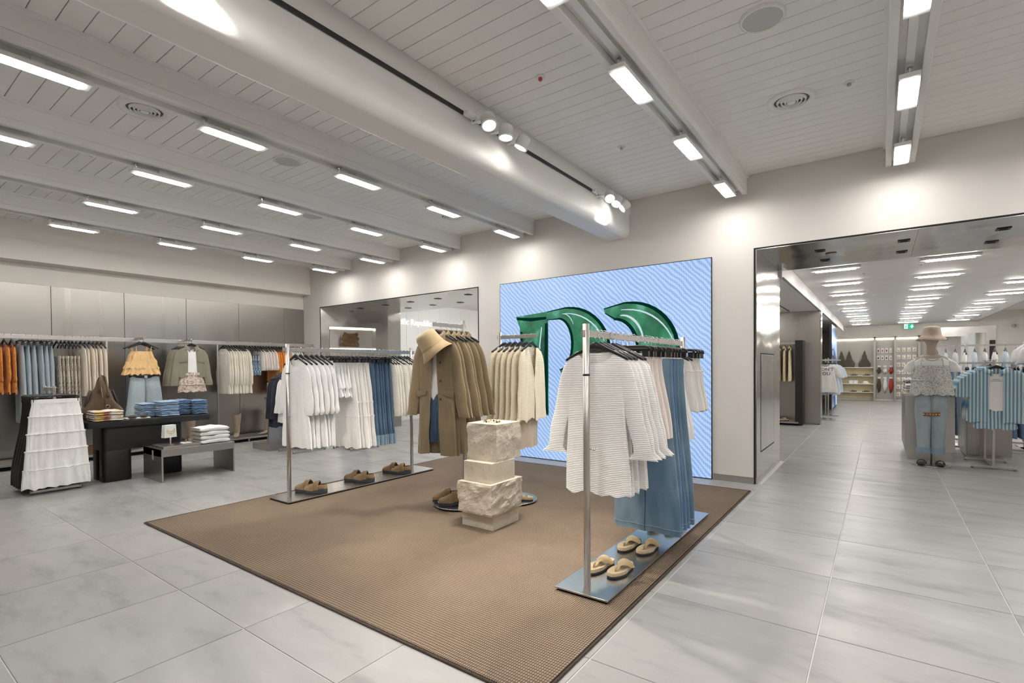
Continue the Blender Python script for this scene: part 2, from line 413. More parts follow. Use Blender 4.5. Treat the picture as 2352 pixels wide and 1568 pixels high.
# splayed jamb from (-9.15, 6.0) to (-8.66, 7.3), with a lit display niche
J0, J1 = Vector((-9.15, 6.004, 0)), Vector((-8.66, 7.32, 0))
jd = (J1 - J0).normalized(); jn = Vector((jd.y, -jd.x, 0)); jl = (J1 - J0).length
jm = Matrix(((jd.x, jn.x, 0, J0.x), (jd.y, jn.y, 0, J0.y), (0, 0, 1, 0), (0, 0, 0, 1)))   # local: x along, y outward, z up
jam = struct(link('wall_splay', None)); jam.matrix_world = jm
n0, n1 = .17, 1.13
MB().box(0, n0, -.02, 0, 0, 2.52).box(n1, jl, -.02, 0, 0, 2.52).box(n0, n1, -.02, 0, 2.145, 2.52).box(n0, n1, -.02, 0, 0, .55).obj('jamb_panel', 'reveal_steel', jam)
MB().box(n0, n1, -.28, -.26, .5, 2.2).box(n0 - .02, n0, -.28, -.02, .5, 2.2).box(n1, n1 + .02, -.28, -.02, .5, 2.2).box(n0, n1, -.28, -.02, 2.145, 2.17).obj('niche_lining', 'bench_steel', jam)
MB().box(n0 - .006, n0, -.02, .001, .55, 2.145).obj('niche_edge', 'black_gap', jam)
for z in (1.74, 1.32, .92, .53):
    sh = MB().box(n0, n1, -.26, -.01, z - .025, z).obj('shelf', 'bench_steel', jam)
    if z > .6: MB().box(n0 + .01, n1 - .01, -.255, -.24, z - .04, z - .026).obj('shelf_light', 'led_shelf', sh)
MB().box(n0 + .01, n1 - .01, -.255, -.24, 2.122, 2.14).obj('shelf_light', 'led_shelf', jam)
struct(MB().prism([(-8.66, 7.32), (-8.60, 7.62), (-9.2, 7.9), (-9.5, 7.6)], 'xy', 0, 2.52).obj('wall_end', 'reveal_steel'))
# room behind the smaller opening
struct(MB().box(-9.8, -9.62, 7.5, 13.2, 0, 3.2).obj('wall_sign', 'white_paint'))
ws = bpy.data.objects['wall_sign']
yy = 7.5
while yy < 12.9:
    MB().box(-9.62, -9.60, yy + .003, yy + .397, 0, 2.86).obj('wall_board', 'white_paint', ws); yy += .4
MB().box(-9.45, -9.35, 7.6, 12.8, 3.07, 3.09).obj('cove_light', 'led_cove', ws)
struct(MB().box(-9.8, -4.7, 12.9, 13.1, 0, 3.2).obj('wall_far_left', 'wall_paint'))
struct(MB().box(-4.9, -4.7, 7.5, 13, 0, 3.2).obj('wall_divider', 'wall_paint'))
struct(MB().box(-9.3, -4.7, 7.5, 13.1, 2.9, 3.0).box(-9.8, -9.3, 7.5, 13.1, 3.1, 3.2).obj('ceiling_back_room', 'ceil_paint'))

# ------------------------------------------------------------------ ceiling: boards and beams
ceiling = struct(MB().box(-9.7, 3.6, -3.2, 6.1, 3.375, 3.45).obj('ceiling', 'beam_paint'))
pk = MB().box(-9.5, 3.4, -.0618, .0618, 0, .018).mesh('ceiling_board', 'ceil_paint', False)
y = 5.935
while y > -3.2:
    o = link('ceiling_board', pk, ceiling); o.location = (0, y, 3.36); bevel(o, .002, 1); y -= .1285
BX = [1.58, .145, -1.29, -4.07, -5.46, -6.87, -8.25]
def beam(x, hw=.11):
    b = struct(MB().box(x - hw, x + hw, -3.2, 6, 3.215, 3.36).box(x - hw, x - hw + .045, -3.2, 6, 3.16, 3.215).box(x + hw - .045, x + hw, -3.2, 6, 3.16, 3.215).obj('beam', 'beam_paint'))
    b.name = 'trim_beam'; bevel(b, .006, 2)
    MB().box(x - hw - .022, x - hw, -3.2, 6, 3.335, 3.36).box(x + hw, x + hw + .022, -3.2, 6, 3.335, 3.36).obj('beam_moulding', 'beam_paint', b)
    MB().box(x - .022, x + .022, -3.2, 5.9, 3.185, 3.2149).obj('light_track', 'white_gloss', b)
    return b
for x in BX: beam(x)
# deep rounded soffit beam with the spotlight track
n = 8; prof = [(-2.525, 3.36), (-2.525, 3.22), (-2.525, 3.21), (-2.54, 3.182), (-2.54, 3.172), (-2.54, 2.99)]
for i in range(n + 1): a = PI / 2 * i / n; prof.append((-2.62 + .08 * math.cos(a), 2.98 - .08 * math.sin(a)))
prof += [(-2.63, 2.90), (-2.79, 2.90)]
for i in range(n + 1): a = PI / 2 + PI / 2 * i / n; prof.append((-2.80 + .08 * math.cos(a), 2.98 - .08 * math.sin(a)))
prof += [(-2.88, 2.99), (-2.88, 3.36)]
mb = MB(); mb.rings([[(x, y, z) for x, z in prof] for y in (-3.2, 6.0)], False, False)
sb = struct(mb.obj('trim_soffit_beam', 'beam_paint'))
MB().box(-2.53, -2.512, -3.2, 5.75, 3.185, 3.207).obj('spot_track', 'track_black', sb)

# ------------------------------------------------------------------ hall behind the wide opening
struct(MB().box(-1.05, 2.58, 7.5, 22.4, 2.68, 2.75).obj('ceiling_hall', 'ceil_paint'))
struct(MB().box(-4.5, -1.05, 7.5, 22.4, 2.46, 2.75).obj('ceiling_side', 'ceil_paint'))
struct(MB().box(-1.052, -1.046, 7.6, 22.4, 2.44, 2.47).box(-1.6, -1.585, 7.6, 12.4, 2.452, 2.462).obj('trim_6', 'black_gap'))
struct(MB().box(2.58, 4.4, 7.5, 22.4, 3.0, 3.1).box(2.56, 2.60, 7.5, 22.4, 2.68, 3.05).obj('ceiling_bay', 'ceil_paint'))
struct(MB().box(-4.5, 4.4, 22.4, 22.6, 0, 3.2).obj('wall_far', 'wall_paint_warm'))
struct(MB().box(4.2, 4.4, 7.4, 22.5, 0, 3.2).obj('wall_far_right', 'wall_paint_warm'))
struct(MB().box(-4.6, -4.5, 7.5, 22.5, 0, 3.2).obj('wall_far_side', 'wall_paint'))
# steel partition behind the yellow shirts and the post beside it
pt = struct(MB().box(-3.4, -1.05, 12.72, 13.0, 0, 2.46).obj('wall_partition', 'wall_paint'))
for a, b in ((-3.4, -2.5), (-2.5, -1.05)): bevel(MB().box(a + .001, b - .001, 12.69, 12.72, .02, 2.455).obj('wall_panel', 'panel_steel', pt), .003)
MB().box(-1.05, -1.03, 12.70, 13.0, 0, 2.46).obj('partition_end', 'reveal_steel', pt)
struct(MB().box(-1.47, -1.33, 12.30, 12.69, .02, 1.82).obj('wall_fin', 'black_matte'))
struct(MB().box(-1.50, -1.42, 13.0, 15.6, 0, 2.46).box(-1.12, -1.04, 17.6, 22.4, 0, 2.46).obj('wall_mirror', 'mirror'))
# ------------------------------------------------------------------ linear ceiling lights on the beams
hous = MB().box(-.055, .055, -.25, .25, 0, .028).mesh('housing', 'white_gloss', False)
diff = MB().box(-.042, .042, -.205, .205, -.0063, -.0005)
diff = diff.mesh('diffuser', 'led_white', False)
brk = MB().box(-.012, .012, -.03, .03, .028, .075).mesh('bracket', 'white_gloss', False)
stem = MB().tube([(0, -.2, .03), (0, -.215, .075)], .006, 6).box(-.014, .014, -.235, -.195, .07, .085).mesh('stem', 'steel_wire', False)
LYS = [.80, 1.94, 3.10, 4.28, 5.50, -.35, -1.5, -2.65]
bn = ['the beam beyond the right edge', 'the beam nearest the right edge', 'the beam right of the soffit', 'the beam just left of the soffit', 'the second beam left of the soffit', 'the third beam left of the soffit', 'the beam closest to the steel wall']
for x, nm in zip(BX, bn):
    for k, y in enumerate(LYS):
        if y < 0 and x < -2 or y < -1: continue
        od = ['fifth', 'fourth', 'third', 'second', 'nearest', 'sixth', 'seventh', 'eighth'][k]
        lab = 'linear ceiling light nearest the back wall on ' + nm if od == 'nearest' else '%s linear ceiling light from the back wall on %s' % (od, nm)
        L = thing('ceiling_light', lab, 'light', (x, y, 3.085), 0, 'linear lights on the ceiling beams')
        parts(L, [('housing', hous), ('diffuser', diff), ('bracket', brk), ('stem', stem)])
# ------------------------------------------------------------------ spotlights on the black track
def spot(x, y, aim, lab, energy=SPOT):
    d = (Vector(aim) - Vector((x, y, 3.10))).normalized()
    t = thing('track_spotlight', lab, 'spotlight', (x, y, 3.12), 0, 'spotlights on the soffit track')
    q = d.to_track_quat('-Z', 'Y').to_matrix().to_4x4()
    MB().rings([[(r * math.cos(2 * PI * i / 24), r * math.sin(2 * PI * i / 24), z) for i in range(24)] for r, z in ((.02, .05), (.05, .045), (.055, .03), (.055, -.035), (.06, -.037), (.06, -.05), (.05, -.05), (.047, -.035))], True, False).xf(q).obj('head', 'white_gloss', t)
    MB().rings([[(.047 * math.cos(2 * PI * i / 24), .047 * math.sin(2 * PI * i / 24), -.034) for i in range(24)], [(.001 * math.cos(2 * PI * i / 24), .001 * math.sin(2 * PI * i / 24), -.036) for i in range(24)]]).xf(q).obj('lens', 'spot_lens', t)
    MB().box(-.155, -.02, -.01, .01, .02, .04).box(-.165, -.12, -.09, .09, .055, .085).box(-.14, -.12, -.01, .01, .03, .06).obj('arm', 'white_gloss', t)
    L = bpy.data.lights.new('spot', 'SPOT'); L.energy = energy; L.spot_size = math.radians(48); L.spot_blend = .7; L.color = (1, .93, .82); L.shadow_soft_size = .045
    lo = link('spot_lamp', L, t); lo.matrix_local = Matrix.Translation(q @ Vector((0, 0, -.055))) @ q
spot(-2.35, 2.95, (-1.5, 2.5, .9), 'track spotlight tilted most toward the right rack, middle cluster')
spot(-2.35, 3.17, (-2.3, 3.0, .6), 'track spotlight in the centre of the middle cluster')
spot(-2.35, 3.40, (-3.3, 2.9, .9), 'track spotlight nearest the wall in the middle cluster')
spot(-2.35, 5.03, (-1.5, 3.5, .9), 'track spotlight furthest from the wall in the cluster by the screen')
spot(-2.35, 5.22, (-2.5, 3.9, .9), 'track spotlight in the centre of the cluster by the screen')
spot(-2.35, 5.43, (-4.4, 3.6, .9), 'track spotlight closest to the back wall beside the screen', SPOT * 1.4)
spot(-2.35, .85, (-4.6, 2.9, .9), 'track spotlight at the start of the track overhead', SPOT * 1.3)
spot(-2.35, 1.10, (-2.0, 2.2, .2), 'second track spotlight at the start of the track overhead')
# ------------------------------------------------------------------ vents, speakers, detectors
def vent(x, y, lab):
    t = thing('air_vent', lab, 'vent', (x, y, 3.36), 0, 'round ceiling air vents')
    MB().rings([[(r * math.cos(2 * PI * i / 40), r * math.sin(2 * PI * i / 40), z) for i in range(40)] for r, z in ((.175, 0), (.172, -.012), (.125, -.012), (.12, .01))]).obj('rim', 'ceil_paint', t)
    MB().disc(0, 0, -.001, .004, .125, .001).obj('duct', 'vent_dark', t)
    for r in (.105, .078, .052):
        MB().rings([[(q * math.cos(2 * PI * i / 36), q * math.sin(2 * PI * i / 36), z) for i in range(36)] for q, z in ((r, -.004), (r - .006, -.022), (r - .012, -.022), (r - .008, -.003))]).obj('ring', 'ceil_paint', t)
    MB().disc(0, 0, -.024, -.004, .03, .004, 24).obj('centre_cap', 'ceil_paint', t)
vent(-.565, 4.5, 'round slatted air vent between the two right beams')
vent(-4.72, 1.56, 'round slatted air vent on the boards at upper left')
vent(-4.75, 5.13, 'round slatted air vent nearest the back wall')
def speaker(x, y, lab):
    t = thing('ceiling_speaker', lab, 'speaker', (x, y, 3.36), 0, 'round ceiling speakers')
    MB().rings([[(r * math.cos(2 * PI * i / 40), r * math.sin(2 * PI * i / 40), z) for i in range(40)] for r, z in ((.125, 0), (.124, -.014), (.116, -.018), (.108, -.016))]).obj('rim', 'white_gloss', t)
    MB().disc(0, 0, -.016, -.002, .109, .003).obj('grille', 'grille', t)
speaker(-.57, 3.33, 'round white ceiling speaker at the top right')
speaker(-4.75, 2.77, 'round white ceiling speaker on the boards left of the soffit')
speaker(-6.2, 3.97, 'round grey ceiling speaker furthest to the left')
speaker(-7.55, 2.75, 'small round ceiling speaker between the two leftmost beams')
def detector(x, y, z, lab, lens='plastic_grey'):
    t = thing('sprinkler_head', lab, 'sprinkler', (x, y, z), 0, 'small ceiling fittings')
    MB().disc(0, 0, -.008, 0, .035, .003, 24).obj('plate', 'white_gloss', t)
    MB().disc(0, 0, -.028, -.007, .014, .003, 16).obj('nozzle', lens, t)
detector(-.19, 4.47, 3.36, 'small white sprinkler near the vent between the right beams')
detector(-1.97, 4.48, 3.36, 'small white sprinkler right of the soffit beam')
detector(-1.96, 3.06, 3.36, 'small detector with a red lens on the ceiling boards', 'red_lens')
detector(-6.09, 1.57, 3.36, 'small white sprinkler on the boards at far left')
detector(-6.1, 4.45, 3.36, 'small white sprinkler beside the grey speaker')
# ------------------------------------------------------------------ hall lights
hh = MB().box(-.30, .30, -.05, .05, 0, .03).mesh('housing', 'white_gloss', False)
hd = MB().box(-.24, .24, -.036, .036, -.014, -.0005).mesh('diffuser', 'led_hall', False)
rows = [8.55, 10.1, 11.7, 13.5, 15.3, 17.1, 18.9, 20.7]
for cx, nm, ks in ((-.52, 'left', range(8)), (.72, 'middle', range(8)), (1.95, 'right', range(8))):
    for k in ks:
        L = thing('ceiling_light', '%s linear light from the opening in the %s row of the hall ceiling' % (ORD[k], nm), 'light', (cx, rows[k], 2.645), 0, 'linear lights in the hall')
        parts(L, [('housing', hh), ('diffuser', hd)])
hb = hd.copy(); hb.materials.clear(); hb.materials.append(M['led_back'])
for cx, cy, k in ((-8.2, 8.6, 'near left'), (-6.4, 8.6, 'near right'), (-8.2, 10.8, 'far left'), (-6.4, 10.8, 'far right')):
    L = thing('ceiling_light', '%s linear light in the room behind the smaller opening' % k, 'light', (cx, cy, 2.865), 0, 'linear lights in the back room'); parts(L, [('housing', hh), ('diffuser', hb)])
for k, cy in enumerate((9.0, 11.0, 15.0)):
    L = thing('ceiling_light', '%s linear light over the side bay of the hall' % ORD[k], 'light', (-2.6, cy, 2.425), 0, 'linear lights over the side bay'); parts(L, [('housing', hh), ('diffuser', hd)])
for k, cy in enumerate((10.0, 14.0, 18.0)):
    L = thing('ceiling_light', '%s linear light over the bright bay right of the hall' % ORD[k], 'light', (3.4, cy, 2.965), 0, 'linear lights over the right bay'); parts(L, [('housing', hh), ('diffuser', hd)])
for x, y, k in ((-.2, 9.3, 'first'), (-.1, 12.4, 'second'), (-.1, 15.9, 'third'), (.45, 9.0, 'fourth'), (1.9, 12.3, 'fifth')):
    detector(x, y, 2.68, '%s small sprinkler on the white hall ceiling' % k)
from mathutils import noise as mnoise
# ------------------------------------------------------------------ hangers
def hook_pts(top=0.0, stem=-.075):
    p = [(.017 * math.cos(a), 0, top - .012 + .017 * math.sin(a)) for a in [PI * (-.12 + 1.12 * i / 8) for i in range(9)]]
    return p + [(-.014, 0, top - .03), (0, 0, top - .05), (0, 0, stem)]
HOOK = MB().tube(hook_pts(), .0021, 5).mesh('hook', 'steel_wire')
def wing(half, drop, z0, th=.006, h=.022):
    rs = []
    for i in range(17):
        u = -1 + i / 8; a = abs(u); z = z0 - drop * a ** 1.25 + .012 * math.exp(-(a / .22) ** 2)
        hh = h * (1 - .45 * a) + .014 * math.exp(-(a / .2) ** 2)
        t2 = th * (1 + .5 * a)
        rs.append([(u * half, -t2, z), (u * half, -t2 * .6, z + .003), (u * half, t2 * .6, z + .003), (u * half, t2, z), (u * half, t2, z - hh), (u * half, -t2, z - hh)])
    return MB().rings(rs, True, True)
HB = {'wing': wing(.195, .085, -.078).mesh('shoulder_bar', 'hanger_black')}
cb = MB().tube([(-.19, 0, -.115), (-.185, 0, -.095), (-.165, 0, -.086), (0, 0, -.083), (.165, 0, -.086), (.185, 0, -.095), (.19, 0, -.115)], .009, 8)
HB['clip'] = cb.mesh('shoulder_bar', 'hanger_black')
CLIP = MB().box(-.185, -.145, -.013, .013, -.15, -.105).box(.145, .185, -.013, .013, -.15, -.105).mesh('clips', 'hanger_black', False)
def hanger(kind, loc, rz, label, group):
    t = thing('clothes_hanger', label, 'hanger', loc, rz, group)
    ps = [('hook', HOOK), ('shoulder_bar', HB[kind])]
    if kind == 'clip': ps.append(('clips', CLIP))
    return parts(t, ps)

# ------------------------------------------------------------------ garment meshes (x = width, y = depth, z = 0 on top of the rail)
def R(seed): return random.Random(seed)
def cloth_tube(z0, z1, prof, N=56, rows=30, seed=0, fold=.012, freq=3, hem=.01, drop=0, neck=.0, nfront=0, nback=0, gap=None, cx=0, sq=.75, tiers=None, wrinkle=.0, arm=.16):
    """prof: [(t, half width, half depth)] from top t=0 to hem t=1; gap(t) opens the front"""
    r = R(seed); ph = [r.uniform(0, 6.28) for _ in range(8)]; rs = []
    L = z0 - z1; hw0 = keys(prof, 0)[0]
    for i in range(rows + 1):
        t = i / rows; hw, hd = keys(prof, t); g = gap(t) if gap else None
        amp = fold * (.15 + .85 * t ** .8); ring = []
        if tiers:
            for k, tt in enumerate(tiers):
                amp *= 1
        for j in range(N):
            if g is None: a = 2 * PI * j / N - PI / 2
            else:
                lo = -PI / 2 + math.asin(min(.95, (g / hw) ** 1.33 if g > 0 else 0)); a = lo + (2 * PI - 2 * (lo + PI / 2)) * j / (N - 1)
            c, s = math.cos(a), math.sin(a)
            x = hw * math.copysign(abs(c) ** sq, c); y = hd * math.copysign(abs(s) ** .8, s)
            u = x / max(hw, 1e-4); sd = 0 if s < 0 else 2.1
            q = Vector((u * freq * .9 + ph[0], t * L * 1.5 + ph[1], sd + ph[2])); q2 = Vector((u * freq * 2.3 + ph[3], t * L * 3.2, sd * 2 + ph[4]))
            f = 2.0 * mnoise.noise(q) + 1.0 * mnoise.noise(q2) + .5 - 1.5 * abs(mnoise.noise(q2 * 1.3)) + .35 * math.sin(freq * PI * u + ph[0] + sd)
            y += amp * 1.35 * f * (.45 + .55 * abs(s))
            x += amp * .35 * math.sin(5 * t + ph[3] + 3 * s) * abs(c)
            if wrinkle:
                y += wrinkle * 2.2 * mnoise.noise(Vector((u * 7 + ph[4], z0 * 3 + t * L * 16, sd + ph[5]))) * min(1, t * 4)
            z = z0 - L * t
            fade = max(0, 1 - (L * t) / arm)
            if drop: z -= drop * sm((abs(x) - neck) / max(1e-3, hw0 - neck)) * fade
            if neck and abs(x) < neck * 1.02:
                dip = (1 - (x / (neck * 1.02)) ** 2)
                z -= (nfront if s < 0 else nback) * math.sqrt(max(0, dip)) * max(0, 1 - (L * t) / (max(.02, nfront) * 2.2))
            z += hem * 2.0 * mnoise.noise(Vector((u * freq * 1.1 + ph[6], sd, 0))) * t ** 5
            ring.append((x + cx, y, z))
        rs.append(ring)
    return MB().rings(rs, False, False, closed=g is None)
def sleeve(side, p0, p1, prof, N=16, rows=16, seed=0, fold=.006, bend=0.0):
    """prof: [(t, half width, half depth)]"""
    r = R(seed + (7 if side > 0 else 3)); ph = [r.uniform(0, 6.28) for _ in range(5)]; rs = []
    a0, a1 = Vector(p0), Vector(p1)
    for i in range(rows + 1):
        t = i / rows; hw, hd = keys(prof, t); c = a0.lerp(a1, t); c.x += bend * math.sin(PI * t); ring = []
        for j in range(N):
            a = 2 * PI * j / N; x = hw * math.cos(a); y = hd * math.sin(a)
            y += fold * t * (math.sin(3 * a + ph[0] + 4 * t) + .6 * math.sin(11 * t + ph[1] + a)); x += fold * .8 * t * math.sin(14 * t + ph[2] + 2 * a)
            tilt = -.55 * x * (1 - t) ** 2
            ring.append((side * (c.x + x), c.y + y, c.z + tilt))
        rs.append(ring)
    return MB().rings(rs, True, False)
def mesh_of(mb, name, mat): return fixn(mb.mesh(name, mat))
GM = {}
def garment(key, build):
    if key not in GM: GM[key] = build()
    return GM[key]
def top_g(key, mat, z_sh=-.10, length=.70, hw=.20, hem_w=.25, hd=.035, sl=.52, sl_w=.06, cuff=.05, spread=.06, seed=1, fold=.014, freq=3, drop=.055, neck=.09, nf=.07, nb=.015, gap=None, collar=None, rows=26, puff=0, hem=.012, cuffmat=None, extra=None, depth_hem=None, wrinkle=0, sq=.75, placket=None):
    def build():
        ps = []
        prof = [(0, hw, .012), (.12, hw * .97, hd * .8), (.3, hw * .93, hd), (1, hem_w, depth_hem or hd * 1.25)]
        ps.append(['body', mesh_of(cloth_tube(z_sh, z_sh - length, prof, seed=seed, fold=fold, freq=freq, hem=hem, drop=drop, neck=neck, nfront=nf, nback=nb, gap=gap, rows=rows, wrinkle=wrinkle, sq=sq), 'body', mat)])
        if sl:
            for s in (-1, 1):
                sp = [(0, .012, .010), (.06, .05, .024), (.16, sl_w, .034), (.7, sl_w * (.92 + puff), .034 + puff * .03), (.93, sl_w * (.85 + puff), .032 + puff * .03), (1, cuff, .022)]
                p0 = (hw - .035, 0, z_sh - drop + .022); p1 = (hw - .02 + spread, 0, z_sh - drop - sl)
                ps.append(['sleeve', mesh_of(sleeve(s, p0, p1, sp, seed=seed, fold=.007 + puff * .01), 'sleeve', mat)])
        if collar:
            ps.append(['collar', mesh_of(collar(z_sh), 'collar', mat)])
        if extra: ps += extra()
        return ps
    return garment(key, build)
def stand_collar(h=.055, r=.085, gapf=.05, flare=.02):
    def mk(z):
        rs = []
        for k, (dz, f) in enumerate(((-.05, -.012), (-.01, 0), (h * .5, .002), (h, -.004), (h * .55, flare), (-.015, flare + .014))):
            ring = []
            for j in range(25):
                a = -PI / 2 + .35 + (2 * PI - .7) * j / 24
                fr = max(0, -math.sin(a))
                ring.append(((r + f) * math.cos(a), (.045 + f) * math.sin(a), z + dz - .055 * fr - .012 * abs(math.cos(a))))
            rs.append(ring)
        return MB().rings(rs, False, False, False)
    return mk
def skirt_g(key, mat, z0=-.14, length=.6, w0=.16, w1=.26, d0=.018, d1=.06, seed=1, fold=.014, freq=4, hem=.012, tiers=(), band='same', N=60, rows=30, bandmat=None, sq=.8):
    def build():
        ps = []; prof = [(0, w0, d0)]
        tl = [0] + list(tiers) + [1]
        for k, tt in enumerate(tiers):
            wv = lerp(w0, w1, tt ** .8); dv = lerp(d0, d1, tt)
            prof += [(tt - .012, wv * .99, dv * .95), (tt, wv * 1.0 + .006, dv + .007), (tt + .02, wv * 1.01 + .004, dv + .002)]
        prof.append((1, w1, d1)); 
        ps.append(['body', mesh_of(cloth_tube(z0 - .02, z0 - length, prof, N=N, rows=rows, seed=seed, fold=fold, freq=freq, hem=hem, sq=sq), 'body', mat)])
        bd = ps[0][1]; nv = N
        for tt in tiers:
            ri = int(round(tt * rows)); ring = [bd.vertices[ri * nv + j].co.copy() for j in range(nv)]
            ctr = sum(ring, Vector()) / nv; pts = [p + Vector((p.x - ctr.x, (p.y - ctr.y), 0)).normalized() * .003 + Vector((0, 0, .004 * math.sin(j * 1.7))) for j, p in enumerate(ring)]
            ps.append(['tier_seam', mesh_of(MB().tube(pts + [pts[0]], .0045, 5, False), 'tier_seam', mat)])
        ps.append(['waistband', mesh_of(cloth_tube(z0 + .012, z0 - .03, [(0, w0 + .002, d0 + .003), (1, w0 + .004, d0 + .005)], N=40, rows=2, seed=seed, fold=.001, freq=2, hem=0), 'waistband', bandmat or mat)])
        return ps
    return garment(key, build)
def jeans_g(key, mat, z0=-.13, length=1.0, w0=.17, hem=.115, d0=.02, d1=.05, seed=1, cuff=None, spread=.0, belt=None, rise=.28, tilt=0):
    def build():
        ps = []
        L = length; k = rise / L
        for s in (-1, 1):
            prof = [(0, w0 * .5, d0), (k * .6, w0 * .56, d0 * 1.9), (k, w0 * .58, d1 * .9), (.65, (w0 * .5 + hem) / 2, d1 * .8), (1, hem, d1 * .75)]
            mb = cloth_tube(z0 - .01, z0 - L, prof, N=24, rows=26, seed=seed + s, fold=.006, freq=1.6, hem=.004, sq=.85)
            mb.v = [(x + s * (w0 * .5 + (hem - w0 * .5 + .004 + spread) * sm((z0 - z) / L)), y, z) for x, y, z in mb.v]
            leg = ['leg', mesh_of(mb, 'leg', mat)]
            if cuff:
                c = cloth_tube(z0 - L + cuff, z0 - L - .004, [(0, hem + .006, d1 * .75 + .006), (1, hem + .008, d1 * .75 + .008)], N=24, rows=2, seed=seed + s, fold=.003, freq=1.6, hem=0, sq=.85)
                c.v = [(x + s * (hem + .004 + spread), y, z) for x, y, z in c.v]
                leg.append([('turned_cuff', mesh_of(c, 'turned_cuff', 'denim_cuff'))])
            ps.append(leg)
        ps.append(['waistband', mesh_of(cloth_tube(z0 + .012, z0 - .03, [(0, w0 + .001, d0 + .002), (1, w0 + .004, d0 + .005)], N=36, rows=2, seed=seed, fold=.001, hem=0), 'waistband', mat)])
        fly = MB().tube([(0, -d0 * 1.6, z0 - .03), (.006, -d1 * .75, z0 - rise * .55), (0, -d1 * .6, z0 - rise * .95)], .004, 6)
        ps.append(['fly_seam', mesh_of(fly, 'fly_seam', mat)])
        return ps
    return garment(key, build)
def hang(g, kind, name, desc, cat, loc, rz, where, k=None, n=1, group=None, dz=0, hang_label=None):
    """hang garment parts on a new hanger; desc describes it, where places it"""
    if n > 1: lab = '%s, %s %s' % (desc, ORD[k], where); hl = 'black hanger carrying the %s %s' % (ORD[k], hang_label or desc)
    else: lab = '%s %s' % (desc, where); hl = 'black hanger carrying the %s' % (hang_label or desc)
    if kind: hanger(kind, loc, rz, hl, (group or desc) + ' hangers')
    t = thing(name, lab, cat, (loc[0], loc[1], loc[2] + dz), rz, group)
    if n > 1: thin(t, g, .08)
    return parts(t, g)

# ------------------------------------------------------------------ garment kinds
def V(fn, n): return [fn(i) for i in range(n)]
crinkle = V(lambda i: top_g('crinkle%d' % i, 'white_crinkle', z_sh=-.115, length=.83, hw=.19, hem_w=.205, hd=.045, sl=.56, sl_w=.058, cuff=.085, spread=.115, seed=11 + i, fold=.016, freq=2.2, nf=.075, neck=.11, drop=.05, hem=.012, wrinkle=.004), 2)
balloon = V(lambda i: top_g('balloon%d' % i, 'white_cool', z_sh=-.11, length=.88, hw=.19, hem_w=.25, hd=.05, sl=.50, sl_w=.085, cuff=.05, spread=.05, seed=21 + i, fold=.022, freq=3, nf=.08, puff=.22, hem=.02, wrinkle=.006), 3)

tierdress = V(lambda i: skirt_g('tierdress%d' % i, 'white_cotton', z0=-.13, length=.93, w0=.16, w1=.27, d0=.02, d1=.075, seed=41 + i, fold=.020, freq=3.5, hem=.02, tiers=(.45, .62)), 3)
jean_cuff = V(lambda i: jeans_g('jean_cuff%d' % i, 'denim_dark', z0=-.13, length=.93, w0=.175, hem=.125, seed=51 + i, cuff=.11), 2)
knit_iv = V(lambda i: top_g('knit_iv%d' % i, 'ivory_knit', z_sh=-.105, length=.66, hw=.20, hem_w=.22, hd=.045, sl=.60, sl_w=.07, cuff=.055, spread=.045, seed=61 + i, fold=.012, freq=2, puff=.08), 2)
pinkskirt = V(lambda i: skirt_g('pinkskirt%d' % i, 'pink_white', z0=-.14, length=.54, w0=.16, w1=.235, d0=.018, d1=.05, seed=71 + i, fold=.010, freq=3, hem=.008), 2)
denimskirt = V(lambda i: skirt_g('denimskirt%d' % i, ('denim_mid', 'denim_mid', 'denim_blue')[i], z0=-.17, length=1.19, w0=.165, w1=.245, d0=.02, d1=.055, seed=81 + i, fold=.012, freq=1.6, hem=.008, sq=.7), 3)
satinshort = V(lambda i: skirt_g('satinshort%d' % i, 'satin_white', z0=-.14, length=.42, w0=.155, w1=.225, d0=.018, d1=.06, seed=91 + i, fold=.014, freq=4, hem=.012, tiers=(.22,)), 2)
cami_w = V(lambda i: skirt_g('cami_w%d' % i, 'white_cotton', z0=-.24, length=.52, w0=.13, w1=.2, d0=.02, d1=.05, seed=95 + i, fold=.014, freq=3), 1)
def pocket_flaps(z, x, d, mat):
    def mk():
        ps = []
        for s in (-1, 1):
            mb = MB().rings([[(s * (x - .055), -d - .004, z + .018), (s * (x + .055), -d * .8 - .004, z + .004)], [(s * (x - .055), -d - .012, z - .025), (s * (x + .055), -d * .8 - .012, z - .045)], [(s * (x - .055), -d - .003, z - .03), (s * (x + .055), -d * .8 - .003, z - .05)]], closed=False)
            ps.append(['pocket_flap', mesh_of(mb, 'pocket_flap', mat)])
        return ps
    return mk
def coat_extra():
    ps = pocket_flaps(-.62, .15, .055, 'khaki_twill')()
    for k, z in enumerate((-.36, -.52, -.68)):
        ps.append(['button', mesh_of(MB().blob((.065, -.056, z), .011, .005, .011, 10, 6), 'button', 'dark_brown')])
    return ps
coat = V(lambda i: top_g('coat%d' % i, 'khaki_twill', z_sh=-.115, length=1.06, hw=.20, hem_w=.215, hd=.055, sl=.66, sl_w=.07, cuff=.06, spread=.115 + .02 * i, seed=101 + i, fold=.02, freq=2, wrinkle=.005, nf=.10, neck=.085, drop=.06, gap=(lambda t: .012 + .05 * t if t > .06 else .03) if i == 0 else (lambda t: .012), collar=stand_collar(.055, .085), extra=coat_extra, hem=.006), 2)
cardigan = V(lambda i: top_g('cardigan%d' % i, 'cream_knit', z_sh=-.11, length=.70, hw=.20, hem_w=.25, hd=.04, sl=.64, sl_w=.066, cuff=.075, spread=.035, seed=111 + i, fold=.012, freq=2.4, nf=.05, neck=.085, drop=.06, gap=lambda t: .075 * max(0, 1 - t / .42) + .002 + .02 * max(0, t - .6), hem=.022), 2)
